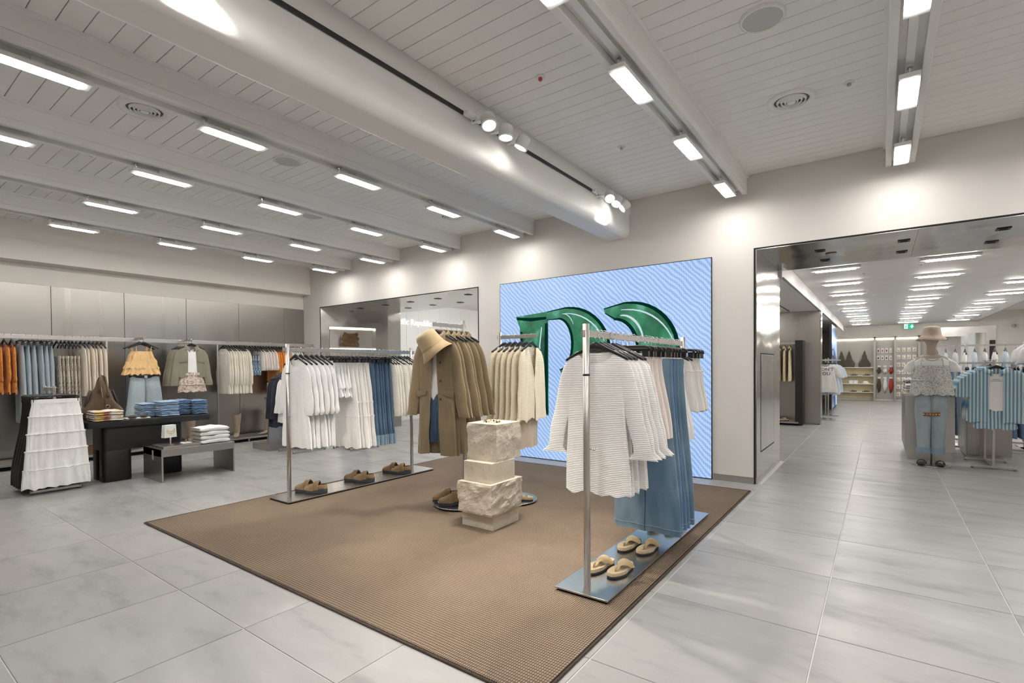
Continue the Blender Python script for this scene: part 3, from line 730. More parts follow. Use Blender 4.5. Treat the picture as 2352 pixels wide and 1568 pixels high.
beigedress = V(lambda i: skirt_g('beigedress%d' % i, 'beige_jersey', z0=-.5, length=.58, w0=.17, w1=.185, d0=.03, d1=.045, seed=115, fold=.01, freq=2.4), 1)
rust = V(lambda i: top_g('rust%d' % i, 'rust_orange', z_sh=-.12, length=.66, hw=.18, hem_w=.21, hd=.04, sl=.45, sl_w=.06, cuff=.045, spread=.03, seed=121 + i, fold=.018, freq=2.4, wrinkle=.006, hem=.03), 2)
orange_long = V(lambda i: top_g('orange%d' % i, 'bright_orange', z_sh=-.12, length=.86, hw=.19, hem_w=.22, hd=.045, sl=.55, sl_w=.06, cuff=.05, spread=.03, seed=131 + i, fold=.014, freq=2.4, hem=.03), 2)
jean_light = V(lambda i: jeans_g('jean_light%d' % i, 'denim_light', z0=-.14, length=1.05, w0=.17, hem=.13, seed=141 + i), 2)
floral = V(lambda i: skirt_g('floral%d' % i, 'floral_beige', z0=-.30, length=.98, w0=.15, w1=.21, d0=.03, d1=.07, seed=151 + i, fold=.024, freq=3, hem=.03, tiers=(.12, .26)), 2)
creamb = V(lambda i: top_g('creamb%d' % i, 'cream_silk', z_sh=-.12, length=.74, hw=.19, hem_w=.21, hd=.05, sl=.66, sl_w=.075, cuff=.045, spread=.02, seed=161 + i, fold=.016, freq=2.4, puff=.2), 2)
gauze = V(lambda i: top_g('gauze%d' % i, 'ivory_gauze', z_sh=-.12, length=.80, hw=.19, hem_w=.24, hd=.06, sl=.6, sl_w=.08, cuff=.05, spread=.03, seed=171 + i, fold=.022, freq=3.4, puff=.2), 2)
bluecrop = V(lambda i: skirt_g('bluecrop%d' % i, 'blue_tiedye', z0=-.24, length=.36, w0=.14, w1=.19, d0=.03, d1=.06, seed=181 + i, fold=.016, freq=3), 2)
peach = V(lambda i: top_g('peach%d' % i, 'pink_white', z_sh=-.12, length=.40, hw=.18, hem_w=.22, hd=.05, sl=.34, sl_w=.07, cuff=.05, spread=.02, seed=191 + i, fold=.02, freq=3, puff=.2), 2)
whitesh = V(lambda i: top_g('whitesh%d' % i, 'white_cotton', z_sh=-.12, length=.7, hw=.19, hem_w=.22, hd=.05, sl=.5, sl_w=.06, seed=195 + i), 1)
blackskirt = V(lambda i: skirt_g('blackskirt%d' % i, 'brown_black', z0=-.13, length=.92, w0=.19, w1=.29, d0=.018, d1=.05, seed=201 + i, fold=.012, freq=4, hem=.01), 2)
tierskirt = V(lambda i: skirt_g('tierskirt%d' % i, 'white_cotton', z0=-.13, length=.91, w0=.195, w1=.285, d0=.02, d1=.065, seed=211 + i, fold=.013, freq=5, hem=.012, tiers=(.17, .36, .57, .79), N=90, rows=60), 1)
navy = V(lambda i: top_g('navy%d' % i, 'navy_twill', z_sh=-.115, length=.78, hw=.20, hem_w=.23, hd=.05, sl=.6, sl_w=.07, spread=.05, seed=221 + i, collar=stand_collar(.05, .08)), 1)
whitetrouser = V(lambda i: jeans_g('whitetr%d' % i, 'white_cotton', z0=-.13, length=.85, w0=.18, hem=.15, seed=231 + i), 1)
stripe = V(lambda i: top_g('stripe%d' % i, 'stripe_shirt', z_sh=-.10, length=.66, hw=.235, hem_w=.28, hd=.05, sl=.30, sl_w=.10, cuff=.105, spread=.11, seed=241 + i, fold=.014, freq=3, neck=.085, nf=.05, drop=.06, gap=(lambda t: .055 + .012 * math.sin(3 * t)) if i == 0 else (lambda t: .004), collar=stand_collar(.03, .085, flare=.03), hem=.015), 2)
tee_white = V(lambda i: top_g('tee_white%d' % i, 'white_cotton', z_sh=-.115, length=.50, hw=.15, hem_w=.16, hd=.025, sl=0, seed=251, fold=.004, neck=.07, nf=.06), 1)
yellow = V(lambda i: top_g('yellow%d' % i, 'pale_yellow', z_sh=-.12, length=.72, hw=.19, hem_w=.22, hd=.05, sl=.6, sl_w=.07, cuff=.05, spread=.03, seed=261 + i, fold=.014, freq=2.4, collar=stand_collar(.05, .09, flare=.03)), 2)
greytee = V(lambda i: top_g('greytee%d' % i, 'grey_marl', z_sh=-.11, length=.66, hw=.21, hem_w=.25, hd=.05, sl=.26, sl_w=.095, cuff=.095, spread=.07, seed=271 + i, fold=.008, freq=2), 1)
bluetee = V(lambda i: top_g('bluetee%d' % i, 'pale_blue', z_sh=-.11, length=.72, hw=.21, hem_w=.25, hd=.05, sl=.28, sl_w=.095, cuff=.095, spread=.07, seed=281 + i, fold=.008, freq=2), 1)
jacket = V(lambda i: top_g('jacket%d' % i, 'olive_grey', z_sh=-.115, length=.50, hw=.20, hem_w=.205, hd=.05, sl=.58, sl_w=.07, cuff=.05, spread=.075 + .03 * i, seed=291 + i, fold=.008, freq=2, nf=.09, gap=(lambda t: .055 + .015 * t) if i == 0 else (lambda t: .006), collar=stand_collar(.045, .082), extra=pocket_flaps(-.34, .13, .05, 'olive_grey')), 2)
floralshort = V(lambda i: skirt_g('floralshort%d' % i, 'floral_pink', z0=-.55, length=.30, w0=.15, w1=.215, d0=.03, d1=.055, seed=301, fold=.014, freq=4, tiers=(.6,)), 1)
def flounces(key, mat, seed, rows_, fold=.026):
    return garment(key, lambda: [['ruffle_tier', mesh_of(cloth_tube(z, z - l_, [(0, a, d), (.5, (a + b) / 2, d * 1.25), (1, b, d * 1.5)], N=84, rows=10, seed=seed + k, fold=fold, freq=6, hem=.018), 'ruffle_tier', mat)] for k, (z, l_, a, b, d) in enumerate(rows_)])
apricot = V(lambda i: flounces('apricot%d' % i, 'apricot', 311 + 7 * i, ((-.21, .16, .105, .165, .03), (-.32, .15, .14, .205, .04), (-.43, .13, .165, .225, .045))), 2)
jean_face = V(lambda i: jeans_g('jean_face%d' % i, 'denim_light', z0=-.02, length=.98, w0=.19, hem=.15, d0=.03, d1=.06, seed=321), 1)
jean_dk2 = V(lambda i: jeans_g('jean_dk2%d' % i, 'denim_blue', z0=-.14, length=1.0, w0=.17, hem=.12, seed=331 + i), 2)
ruffle = V(lambda i: flounces('ruffle%d' % i, 'white_cool', 31 + 7 * i, ((-.13, .20, .14, .175, .025), (-.27, .15, .16, .20, .035), (-.38, .13, .175, .215, .04)), .014), 2)
def straps(x, z0, z1, mat, d=.02):
    return [['strap', mesh_of(MB().tube([(s * x * .9, -d, z1), (s * x * .95, -d * .6, (z0 + z1) / 2), (s * x, 0, z0), (s * x * .95, d * .6, (z0 + z1) / 2), (s * x * .9, d, z1)], .0025, 5), 'strap', mat)] for s in (-1, 1)]
for kk in GM:
    if kk.startswith('denimskirt'):
        bd = GM[kk][0][1]; co = [bd.vertices[r_ * 60].co + Vector((0, -.003, 0)) for r_ in range(31)]; hr = [bd.vertices[30 * 60 - 60 + j].co * 1.0 for j in range(60)]
        GM[kk] += [['front_seam', mesh_of(MB().tube(co, .004, 5), 'front_seam', 'denim_dark')], ['hem_stitch', mesh_of(MB().tube([Vector((p.x * 1.01, p.y * 1.05, p.z)) for p in hr + hr[:1]], .003, 4, False), 'hem_stitch', 'denim_cuff')]]
    if kk.startswith('apricot'): GM[kk].extend(straps(.10, -.13, -.225, 'apricot', .03))
    if kk.startswith('floral') and kk[6:].isdigit(): GM[kk].extend(straps(.09, -.12, -.30, 'floral_beige', .03))
    if kk.startswith('bluecrop'): GM[kk].extend(straps(.09, -.12, -.25, 'blue_tiedye', .03))
    if kk.startswith('cami_w'): GM[kk].extend(straps(.09, -.12, -.25, 'white_cotton', .02))
# ------------------------------------------------------------------ rug
rug = tag(link('area_rug', None), 'large flat-woven brown sisal rug on the grey tiles', 'rug')
RX0, RX1, RY0, RY1 = -5.02, -1.075, 1.605, 5.62
MB().box(RX0 + .012, RX1 - .012, RY0 + .012, RY1 - .012, 0, .010).obj('woven_field', 'rug_weave', rug)
mb = MB()
for a in ([(RX0, RY0), (RX1, RY0)], [(RX1, RY0), (RX1, RY1)], [(RX1, RY1), (RX0, RY1)], [(RX0, RY1), (RX0, RY0)]):
    mb.tube([(a[0][0], a[0][1], .0055), (a[1][0], a[1][1], .0055)], .0065, 8)
mb.obj('bound_edge', 'rug_binding', rug)
RUG = .010
# ------------------------------------------------------------------ two long racks
def long_rack(cx, y0, y1, p0, p1, hw, lab, ztop=1.54):
    t = thing('clothes_rack', lab, 'rack', (cx, 0, RUG))
    MB().box(-hw + .012, hw - .012, y0 + .012, y1 - .012, 0, .014).obj('base_underframe', 'black_gap', t)
    bevel(MB().box(-hw, hw, y0, y1, .014, .024).obj('base_plate', 'base_steel', t), .0015)
    for p in (p0, p1):
        o = MB().cyl(0, p, .024, ztop - RUG, .0195, n=28).obj('post', 'post_steel', t)
        MB().cyl(0, p, 1.235, 1.247, .0202, n=28).obj('rubber_ring', 'rubber', o)
        MB().tube([(0.018, p, .82), (.048, p, .82)], .0035, 8).cyl(.048, p, .814, .826, .006).obj('peg', 'steel_wire', o)
    bevel(MB().box(-.006, .006, p0 - .05, p1 + .05, 1.465 - RUG, 1.505 - RUG).obj('rail', 'post_steel', t), .0015)
    return t
long_rack(-1.35, 2.485, 4.475, 2.57, 4.31, .167, 'steel clothes rack with blue-reflecting base plate at the right rug edge')
long_rack(-4.70, 2.60, 4.535, 2.715, 4.325, .18, 'steel clothes rack with clogs along its base at the left rug edge')
RZ = 1.506
rj = random.Random(5)
def thin(t, g, gap):
    ys_ = [v_.co.y for p in g for v_ in p[1].vertices]
    t.scale.y = max(.32, min(1, 1.08 * abs(gap) / (max(ys_) - min(ys_))))
def row(gs, kind, name, desc, cat, x, ys, where, group, z=RZ, rz=0, jit=.05, dz=0, hl=None, along='y', yfix=0):
    n = len(ys)
    for k, y in enumerate(ys):
        loc = (x + rj.uniform(-.008, .008), y, z) if along == 'y' else (y, yfix + rj.uniform(-.008, .008), z)
        g = gs[k % len(gs)]; t = hang(g, kind, name, desc, cat, loc, rz + rj.uniform(-jit, jit), where, k, n, group, dz, hl)
        thin(t, g, (ys[1] - ys[0]) if n > 1 else .2)
def span(a, b, n): return [a + (b - a) * i / (n - 1) for i in range(n)] if n > 1 else [a]
# right rack, from the near post backwards
XA = -1.335
row(crinkle, 'wing', 'blouse', 'white crinkled blouse', 'blouse', XA, span(2.66, 2.93, 6), 'from the near post of the right rack', 'white crinkled blouses on the right rack', jit=.03)
row(pinkskirt, 'clip', 'skirt', 'pale pink flared skirt', 'skirt', XA, span(3.02, 3.30, 5), 'from the blouses on the right rack', 'pale pink skirts on the right rack')
row(denimskirt, 'clip', 'denim_skirt', 'long blue denim skirt', 'skirt', XA, span(3.42, 3.72, 5), 'from the pink skirts on the right rack', 'long denim skirts on the right rack')
row(cami_w, 'wing', 'camisole', 'white strappy camisole', 'top', XA, span(3.79, 3.87, 2), 'behind the denim skirts on the right rack', 'white camisoles on the right rack')
row(satinshort, 'clip', 'shorts', 'white satin shorts', 'shorts', XA, span(3.94, 4.21, 5), 'from the denim skirts on the right rack', 'white satin shorts on the right rack')
# left rack
XB = -4.70
row(balloon, 'wing', 'blouse', 'white balloon-sleeved dress blouse', 'blouse', XB, span(2.80, 3.09, 6), 'from the near post of the left rack', 'white balloon blouses on the left rack')
row(ruffle, 'clip', 'ruffled_top', 'short white ruffled top', 'top', XB, span(3.14, 3.32, 5), 'from the blouses on the left rack', 'white ruffled tops on the left rack')
row(tierdress, 'clip', 'tiered_skirt', 'long white tiered skirt', 'skirt', XB, span(3.36, 3.56, 5), 'after the ruffled tops on the left rack', 'white tiered skirts on the left rack')
row(jean_cuff, 'clip', 'jeans', 'dark blue jeans with turned cuffs', 'jeans', XB, span(3.62, 3.84, 6), 'from the white skirts on the left rack', 'dark jeans on the left rack')
row(knit_iv, 'wing', 'sweater', 'ivory ribbed knit sweater', 'sweater', XB, span(3.90, 4.27, 9), 'from the jeans on the left rack', 'ivory sweaters on the left rack')
# ------------------------------------------------------------------ coat stand and cardigan stand
def disc_stand(cx, cy, px, py, ztop, zr, ax, lab, r=.24):
    t = thing('garment_stand', lab, 'stand', (cx, cy, RUG))
    MB().disc(0, 0, 0, .014, r - .014, .002).obj('base_underframe', 'black_gap', t)
    MB().disc(0, 0, .014, .024, r, .002, 56).obj('base_disc', 'base_steel', t)
    MB().cyl(px - cx, py - cy, .024, ztop - RUG, .0175, n=28).obj('post', 'post_steel', t)
    (x0, x1), (y0, y1) = ax
    bevel(MB().box(x0 - cx, x1 - cx, y0 - cy, y1 - cy, zr - .036 - RUG, zr - RUG).obj('arm', 'post_steel', t), .0015)
    return t
disc_stand(-3.18, 3.52, -3.185, 3.60, 1.74, 1.70, ((-3.191, -3.179), (3.20, 3.63)), 'round-based steel stand holding the khaki coats')
disc_stand(-2.87, 3.93, -3.06, 4.0, 1.64, 1.61, ((-3.09, -2.62), (3.994, 4.006)), 'round-based steel stand holding the cream cardigans')
ZC = 1.701
for k, y in enumerate(span(3.235, 3.575, 6)):
    g = coat[0 if k == 0 else 1]; t_ = hang(g, 'wing', 'coat', 'khaki cotton coat', 'coat', (-3.185, y, ZC), (.10 if k == 0 else rj.uniform(-.04, .1)), 'from the front of the round coat stand', k, 6, 'khaki coats on the round stand')
    thin(t_, g, .09)
# white tank and jeans shown inside the first coat
tank = garment('tank', lambda: [['body', mesh_of(cloth_tube(-.20, -.66, [(0, .085, .010), (1, .09, .016)], N=30, rows=12, seed=5, fold=.005, freq=2, hem=.03, neck=.06, nfront=.09, nback=.02), 'body', 'white_cool')]])
parts(thing('tank_top', 'white tank top worn under the foremost khaki coat', 'top', (-3.185, 3.235, ZC), .1), tank)
jn = garment('jn', lambda: jeans_g('jn0', 'denim_dark', z0=-.55, length=.52, w0=.085, hem=.042, d0=.008, d1=.012, seed=6, rise=.2))
parts(thing('jeans', 'dark jeans glimpsed inside the foremost khaki coat', 'jeans', (-3.185, 3.24, ZC), .1), jn)
# felt hat over the shoulder of the first coat
def hat_mesh(r0=.085, h=.125, brim=.075, dip=.045):
    prof = [(0.001, h), (r0 * .5, h * .995), (r0 * .82, h * .93), (r0 * .97, h * .78), (r0 * 1.03, h * .4), (r0 * 1.1, .01), (r0 * 1.16, 0), (r0 + brim * .6, -dip * .45), (r0 + brim, -dip), (r0 + brim - .002, -dip - .004), (r0 + brim * .6, -dip * .45 - .005), (r0 * 1.12, -.006), (r0 * 1.0, .01), (r0 * .9, h * .7), (r0 * .6, h * .9), (.001, h * .93)]
    rs = []
    for r, z in prof:
        rs.append([(r * math.cos(a) * (1 + .02 * math.sin(3 * a)), r * math.sin(a), z + (.012 * math.sin(2 * a + 1) if z < 0 else 0)) for a in [2 * PI * i / 36 for i in range(36)]])
    return rs
ht = thing('felt_hat', 'tan felt bucket hat hung over the foremost khaki coat', 'hat', (-3.135, 3.15, 1.475))
ht.rotation_euler = Vector((-.42 + .05, -.30 - .12, .80)).to_track_quat('Z', 'Y').to_euler()
MB().rings(hat_mesh(.098, .15, .055, .062)).obj('crown_and_brim', 'hat_wool', ht)
MB().rings([[(r * math.cos(2 * PI * i / 36), r * math.sin(2 * PI * i / 36), z) for i in range(36)] for r, z in ((.109, .008), (.111, .016), (.109, .024))]).obj('seam_band', 'hat_wool', ht)
ZD = 1.611
for k, x in enumerate(span(-2.68, -3.0, 6)):
    g = cardigan[0 if k == 0 else 1]; t_ = hang(g, 'wing', 'cardigan', 'cream knitted cardigan', 'cardigan', (x, 4.0, ZD), PI / 2 + rj.uniform(-.05, .05) + (.12 if k == 0 else 0), 'from the screen-side end of the round stand', k, 6, 'cream cardigans on the round stand')
    thin(t_, g, .075)
parts(thing('jersey_dress', 'beige jersey hem hanging below the foremost cream cardigan', 'dress', (-2.74, 4.0, ZD), PI / 2), beigedress[0])
# ------------------------------------------------------------------ stacked stone plinth
st = thing('stone_plinth', 'stack of four pale limestone blocks, two smooth and two rough', 'plinth', (-2.58, 3.24, RUG))
def rough_block(x0, x1, y0, y1, z0, z1, seed, amp):
    r = R(seed); n = 14; fs = []
    pts = {}
    from mathutils import noise as mn
    mb = MB()
    def P(x, y, z):
        q = Vector((x, y, z)) * 9 + Vector((seed, 0, 0))
        d = mn.fractal(q, .8, 2.2, 4) * amp * 1.3 + abs(mn.noise(q * .6)) * amp
        edge_top = 1 if z >= z1 - 1e-5 else 0; k = .25 if edge_top or z <= z0 + 1e-5 else 1
        cx, cy = (x0 + x1) / 2, (y0 + y1) / 2; dx, dy = x - cx, y - cy; l = max(1e-6, math.hypot(dx, dy))
        return (x + dx / l * d * k - dx * .02, y + dy / l * d * k - dy * .02, z)
    per = [(lerp(x0, x1, i / n), y0) for i in range(n)] + [(x1, lerp(y0, y1, i / n)) for i in range(n)] + [(lerp(x1, x0, i / n), y1) for i in range(n)] + [(x0, lerp(y1, y0, i / n)) for i in range(n)]
    mb.rings([[P(x, y, lerp(z0, z1, k / n)) for x, y in per] for k in range(n + 1)], True, True)
    return mb
ox, oy = -2.58, 3.24
bevel(MB().box(-2.775 - ox, -2.455 - ox, 3.10 - oy, 3.45 - oy, 0, .125).obj('smooth_block', 'stone_smooth', st), .002)
rough_block(-2.775 - ox, -2.425 - ox, 3.045 - oy, 3.47 - oy, .125, .37, 3, .014).obj('rough_block', 'stone_rough', st, False)
bevel(MB().box(-2.745 - ox, -2.455 - ox, 3.09 - oy, 3.40 - oy, .37, .53).obj('smooth_block', 'stone_smooth', st), .002)
rough_block(-2.765 - ox, -2.455 - ox, 3.155 - oy, 3.49 - oy, .53, .83, 9, .009).obj('rough_block', 'stone_rough', st, False)
br = thing('bead_bracelet', 'bracelet of gold and dark beads on top of the stone plinth', 'bracelet', (-2.62, 3.30, .845))
for i in range(18):
    a = 2 * PI * i / 18
    MB().blob((.075 * math.cos(a), .05 * math.sin(a), .002), .008, .008, .008, 8, 6).obj('bead', ('gold', 'dark_leather', 'gold', 'paper_white')[i % 4], br)
# ------------------------------------------------------------------ shoes (toe towards -y)
def sole_outline(L, W, n=28, side=1):
    o = []
    for i in range(n):
        a = 2 * PI * i / n; y = -L / 2 * math.cos(a); u = (y + L / 2) / L
        wdt = W / 2 * (1.0 - .30 * sm((u - .35) / .3) + .10 * sm((u - .72) / .2))
        x = wdt * math.copysign(abs(math.sin(a)) ** .75, math.sin(a)) + side * .008 * math.sin(PI * u)
        o.append((x, y))
    return o
def shoe_parts_clog(side):
    L, W = .25, .098; so = sole_outline(L, W, 36, side); ps = []
    def zb(y): u = (y + L / 2) / L; return .010 * math.exp(-((u - .60) / .06) ** 2) + .004 * max(0, .12 - u) * 8
    def zt(y): u = (y + L / 2) / L; return .028 + .022 * sm((u - .45) / .4)
    rs = [[(x * .96, y * .985, zb(y)) for x, y in so], [(x, y, zb(y) + .006) for x, y in so], [(x, y, zt(y)) for x, y in so], [(x * .97, y * .985, zt(y) + .003) for x, y in so]]
    ps.append(['sole', fixn(MB().rings(rs, True, True).mesh('sole', 'charcoal_sole'))])
    rs = [[(x * 1.015, y * 1.01, zt(y)) for x, y in so], [(x * 1.02, y * 1.012, zt(y) + .009) for x, y in so], [(x * .99, y * .99, zt(y) + .011) for x, y in so]]
    ps.append(['welt', fixn(MB().rings(rs).mesh('welt', 'suede_tan'))])
    # upper: dome over the toe, open behind
    rs = []; n = 14
    for i in range(n + 1):
        u = i / n * .66; y = -L / 2 + L * u
        k = math.sin(min(1, u / .22) * PI / 2) ** .6
        wdt = W / 2 * .99 * (1.0 - .22 * sm((u - .35) / .3)) * math.sqrt(max(.02, 1 - (1 - min(1, u / .17)) ** 2))
        h = .012 + .030 * k + .042 * sm((u - .15) / .45); base = zt(y) + .006
        rs.append([(wdt * math.cos(a) * (1 - .12 * math.sin(a)) + side * .008 * math.sin(PI * u), y, base + h * math.sin(a) ** .75 if math.sin(a) > 0 else base) for a in [PI * j / 14 for j in range(15)]])
    up = ['upper', fixn(MB().rings(rs, False, False, False).mesh('upper', 'suede_tan'))]
    # strap over the instep
    y = -L / 2 + L * .58; bs = zt(y)
    mb = MB(); rr = []
    for dy, e in ((-.026, .002), (-.022, .0045), (.022, .0045), (.026, .002)):
        rr.append([((W / 2 * .83 + e) * math.cos(a) + side * .008, y + dy + .02 * math.cos(a) * side * .3, bs + .006 + (.079 + e) * max(0, math.sin(a)) ** .75) for a in [PI * j / 16 for j in range(17)]])
    ps.append(['strap', fixn(mb.rings(rr, False, False, False).mesh('strap', 'suede_tan'))])
    ps.append(up)
    # heel band
    rr = []
    for z, e in ((.05, 0), (.085, .003), (.088, 0)):
        rr.append([((W / 2 * .82 + e) * math.cos(a) + side * .004, L * .16 + (L * .33 + e) * math.sin(a) * .98, z + .008 * math.sin(a)) for a in [PI * j / 20 for j in range(21)]])
    hb = ['heel_band', fixn(MB().rings(rr, False, False, False).mesh('heel_band', 'suede_tan'))]
    rr = []
    for z, e in ((.05, -.004), (.084, -.001)):
        rr.append([((W / 2 * .82 + e) * math.cos(a) + side * .004, L * .16 + (L * .33 + e) * math.sin(a) * .98, z + .008 * math.sin(a)) for a in [PI * j / 20 for j in range(21)]])
    ps.append(hb)
    ps.append(['lining', fixn(MB().rings(rr, False, False, False).mesh('lining', 'dark_leather'))])
    mb = MB()
    for i in range(0, 36, 2):
        x, yy = so[i]
        if yy < .06: mb.blob((x * 1.03, yy * 1.018, zt(yy) + .0045), .003, .003, .003, 6, 4)
    for sx in (-1, 1):
        mb.blob((sx * W * .36 + side * .008, y, bs + .055), .004, .004, .004, 6, 4); mb.blob((sx * W * .41 + side * .006, .05, .07), .003, .004, .004, 6, 4)
        mb.box(sx * W * .42 - .002, sx * W * .42 + .002, .03, .042, .06, .082)
    ps.append(['stud', fixn(mb.mesh('stud', 'silver_stud'))])
    return ps
def shoe_parts_sandal(side):
    L, W = .255, .10; so = sole_outline(L, W, 36, side); ps = []
    rs = [[(x * .97, y * .985, .0) for x, y in so], [(x, y, .005) for x, y in so], [(x, y, .014) for x, y in so]]
    ps.append(['outsole', fixn(MB().rings(rs, True, True).mesh('outsole', 'rubber'))])
    rs = [[(x * .995, y * .998, .014) for x, y in so], [(x * .995, y * .998, .031) for x, y in so], [(x * .96, y * .98, .035) for x, y in so], [(x * .82, y * .9, .029) for x, y in so], [(x * .4, y * .5, .027) for x, y in so]]
    ps.append(['footbed', fixn(MB().rings(rs, False, True).mesh('footbed', 'cork_tan'))])
    # T-shaped thong: wide band over the instep narrowing to the toe post
    rr = []; n = 12
    for i in range(n + 1):
        u = i / n; y = lerp(-.062, .055, u); half = .010 + .046 * sm((u - .25) / .6); h = .050 + .022 * sm(u / .8) - (.016 * (1 - u) ** 3)
        ring = []
        for j in range(15):
            a = (j / 14 - .5) * 2
            x = a * half; fall = (abs(a) ** 2.4) * (h - .030) * sm((u - .35) / .45)
            ring.append((x + side * .006, y + .012 * a * a * sm((u - .4) / .4), h - fall))
        rr.append(ring)
    th = fixn(MB().rings(rr, False, False, False).mesh('strap', 'sandal_suede'))
    ps.append(['strap', th])
    ps.append(['toe_post', fixn(MB().tube([(side * .006, -.058, .05), (side * .006, -.066, .044), (side * .006, -.068, .028)], [.007, .005, .004], 8).mesh('toe_post', 'sandal_suede'))])
    mb = MB()
    for i in range(0, 36, 2):
        x, yy = so[i]; mb.blob((x * 1.005, yy * 1.005, .022), .0032, .0032, .0032, 6, 4)
    mb.blob((side * .006, -.052, .054), .005, .005, .003, 8, 4)
    ps.append(['stud', fixn(mb.mesh('stud', 'silver_stud'))])
    return ps
CL = {s: shoe_parts_clog(s) for s in (-1, 1)}; SD = {s: shoe_parts_sandal(s) for s in (-1, 1)}
def shoe(kind, name, side, loc, rz, lab, cat, group=None, sc=1):
    t = thing(name, lab, cat, loc, rz, group); t.scale = (sc, sc, sc)
    return parts(t, (CL if kind == 'clog' else SD)[side])
B0 = RUG + .0242
for k, (y, nm) in enumerate(((2.93, 'nearest the front post'), (3.52, 'in the middle'), (4.06, 'nearest the back post'))):
    for s, x, dy, w_ in ((-1, -4.755, 0, 'rear'), (1, -4.635, .035, 'front')):
        shoe('clog', 'clog', s, (x, y + dy, B0), -1.15, 'brown studded clog, %s one of the left rack pair %s' % (w_, nm), 'clog', 'clogs on the left rack base')
for k, (y, nm) in enumerate(((2.86, 'nearest the front post'), (3.31, 'in the middle'), (3.86, 'nearest the back post'))):
    for s, x, w_ in ((-1, -1.405, 'left'), (1, -1.285, 'right')):
        shoe('sandal', 'sandal', s, (x, y + (.02 if s > 0 else 0), B0), (-.18 if s < 0 else -.12), 'tan studded sandal, %s one of the right rack pair %s' % (w_, nm), 'sandal', 'tan sandals on the right rack base')
for s, x, y, w_ in ((-1, -3.31, 3.47, 'left'), (1, -3.185, 3.42, 'right')):
    shoe('clog', 'clog', s, (x, y, B0), -.75, 'brown studded clog, %s one on the round base under the coats' % w_, 'clog', 'clogs on the round coat stand')
shoe('sandal', 'sandal', 1, (-2.77, 3.92, B0), 1.9, 'tan sandal on the blue-tinted round base behind the plinth', 'sandal')
# ------------------------------------------------------------------ LED video wall
t = NT('screen_blue').base((.01, .01, .01), .4); v = t.coord()
wv = t.n('ShaderNodeTexWave', wave_type='BANDS', bands_direction='DIAGONAL'); wv.inputs['Scale'].default_value = 9; wv.inputs['Distortion'].default_value = 5; wv.inputs['Detail'].default_value = 1; wv.inputs['Detail Scale'].default_value = .5
w2 = t.n('ShaderNodeTexWave', wave_type='BANDS', bands_direction='Z'); w2.inputs['Scale'].default_value = 16; w2.inputs['Distortion'].default_value = 3; w2.inputs['Detail Scale'].default_value = .4
w3 = t.n('ShaderNodeTexWave', wave_type='BANDS', bands_direction='X'); w3.inputs['Scale'].default_value = 15; w3.inputs['Distortion'].default_value = 2.5; w3.inputs['Detail Scale'].default_value = .4
for q in (wv, w2, w3): t.l(v, 'Vector', q, 'Vector')
m1 = t.n('ShaderNodeMath', operation='MULTIPLY'); t.l(w2, 'Fac', m1, 0); t.l(w3, 'Fac', m1, 1)
m2 = t.n('ShaderNodeMath', operation='ADD'); t.l(m1, 0, m2, 0); t.l(wv, 'Fac', m2, 1)
nz = noise(t, .9, 2, v); m3 = t.n('ShaderNodeMath', operation='ADD'); t.l(m2, 0, m3, 0); t.l(nz, 'Fac', m3, 1)
r = t.ramp(m3, 0, [(.25, (.23, .37, .80)), (.55, (.34, .53, .87)), (.95, (.56, .72, .93))])
rg = t.n('ShaderNodeMath', operation='MULTIPLY'); t.l(m3, 0, rg, 0); rg.inputs[1].default_value = .5; t.l(rg, 0, r, 'Fac')
t.l(r, 'Color', t.b, 'Emission Color'); t.b.inputs['Emission Strength'].default_value = .92
t = NT('screen_green').base((.01, .01, .01), .3); v = t.coord((1, 1, 1))
n = noise(t, 3.2, 3, t.coord((1.2, 1, 1), rot=(0, .6, 0)), .5); r = t.ramp(n, 'Fac', [(.30, (.003, .035, .022)), (.44, (.010, .13, .062)), (.56, (.02, .21, .10)), (.66, (.10, .36, .26)), (.74, (.02, .16, .08))])
t.l(r, 'Color', t.b, 'Emission Color'); t.b.inputs['Emission Strength'].default_value = .95
emit('screen_dark_green', (.002, .028, .018), .9); emit('screen_glint', (.60, .78, .80), .9)
scr = tag(link('video_wall', None), 'large LED video wall showing green glass letters on blue', 'screen')
SX0, SX1, SZ0, SZ1 = -4.552, -1.552, .012, 2.515
MB().box(SX0 - .008, SX1 + .008, 5.972, 5.999, SZ0 - .006, SZ1 + .008).obj('frame', 'black_matte', scr)
MB().box(SX0, SX1, 5.968, 5.972, SZ0, SZ1).obj('display', 'screen_blue', scr)
def arc(cx, cz, rx, rz, a0, a1, n=18): return [(cx + rx * math.cos(a0 + (a1 - a0) * i / n), cz + rz * math.sin(a0 + (a1 - a0) * i / n)) for i in range(n + 1)]
def flat(name, poly, mat, y): 
    return MB().prism(poly, 'xz', y, y + .001).obj(name, mat, scr, False)
def strip(name, a, b, mat, y):
    """area between two outlines of equal length"""
    m = MB(); n = len(a)
    m.add([(x, y, z) for x, z in a] + [(x, y, z) for x, z in b], [(i, i + 1, n + i + 1, n + i) for i in range(n - 1)]); return m.obj(name, mat, scr, False)
d90 = PI / 2
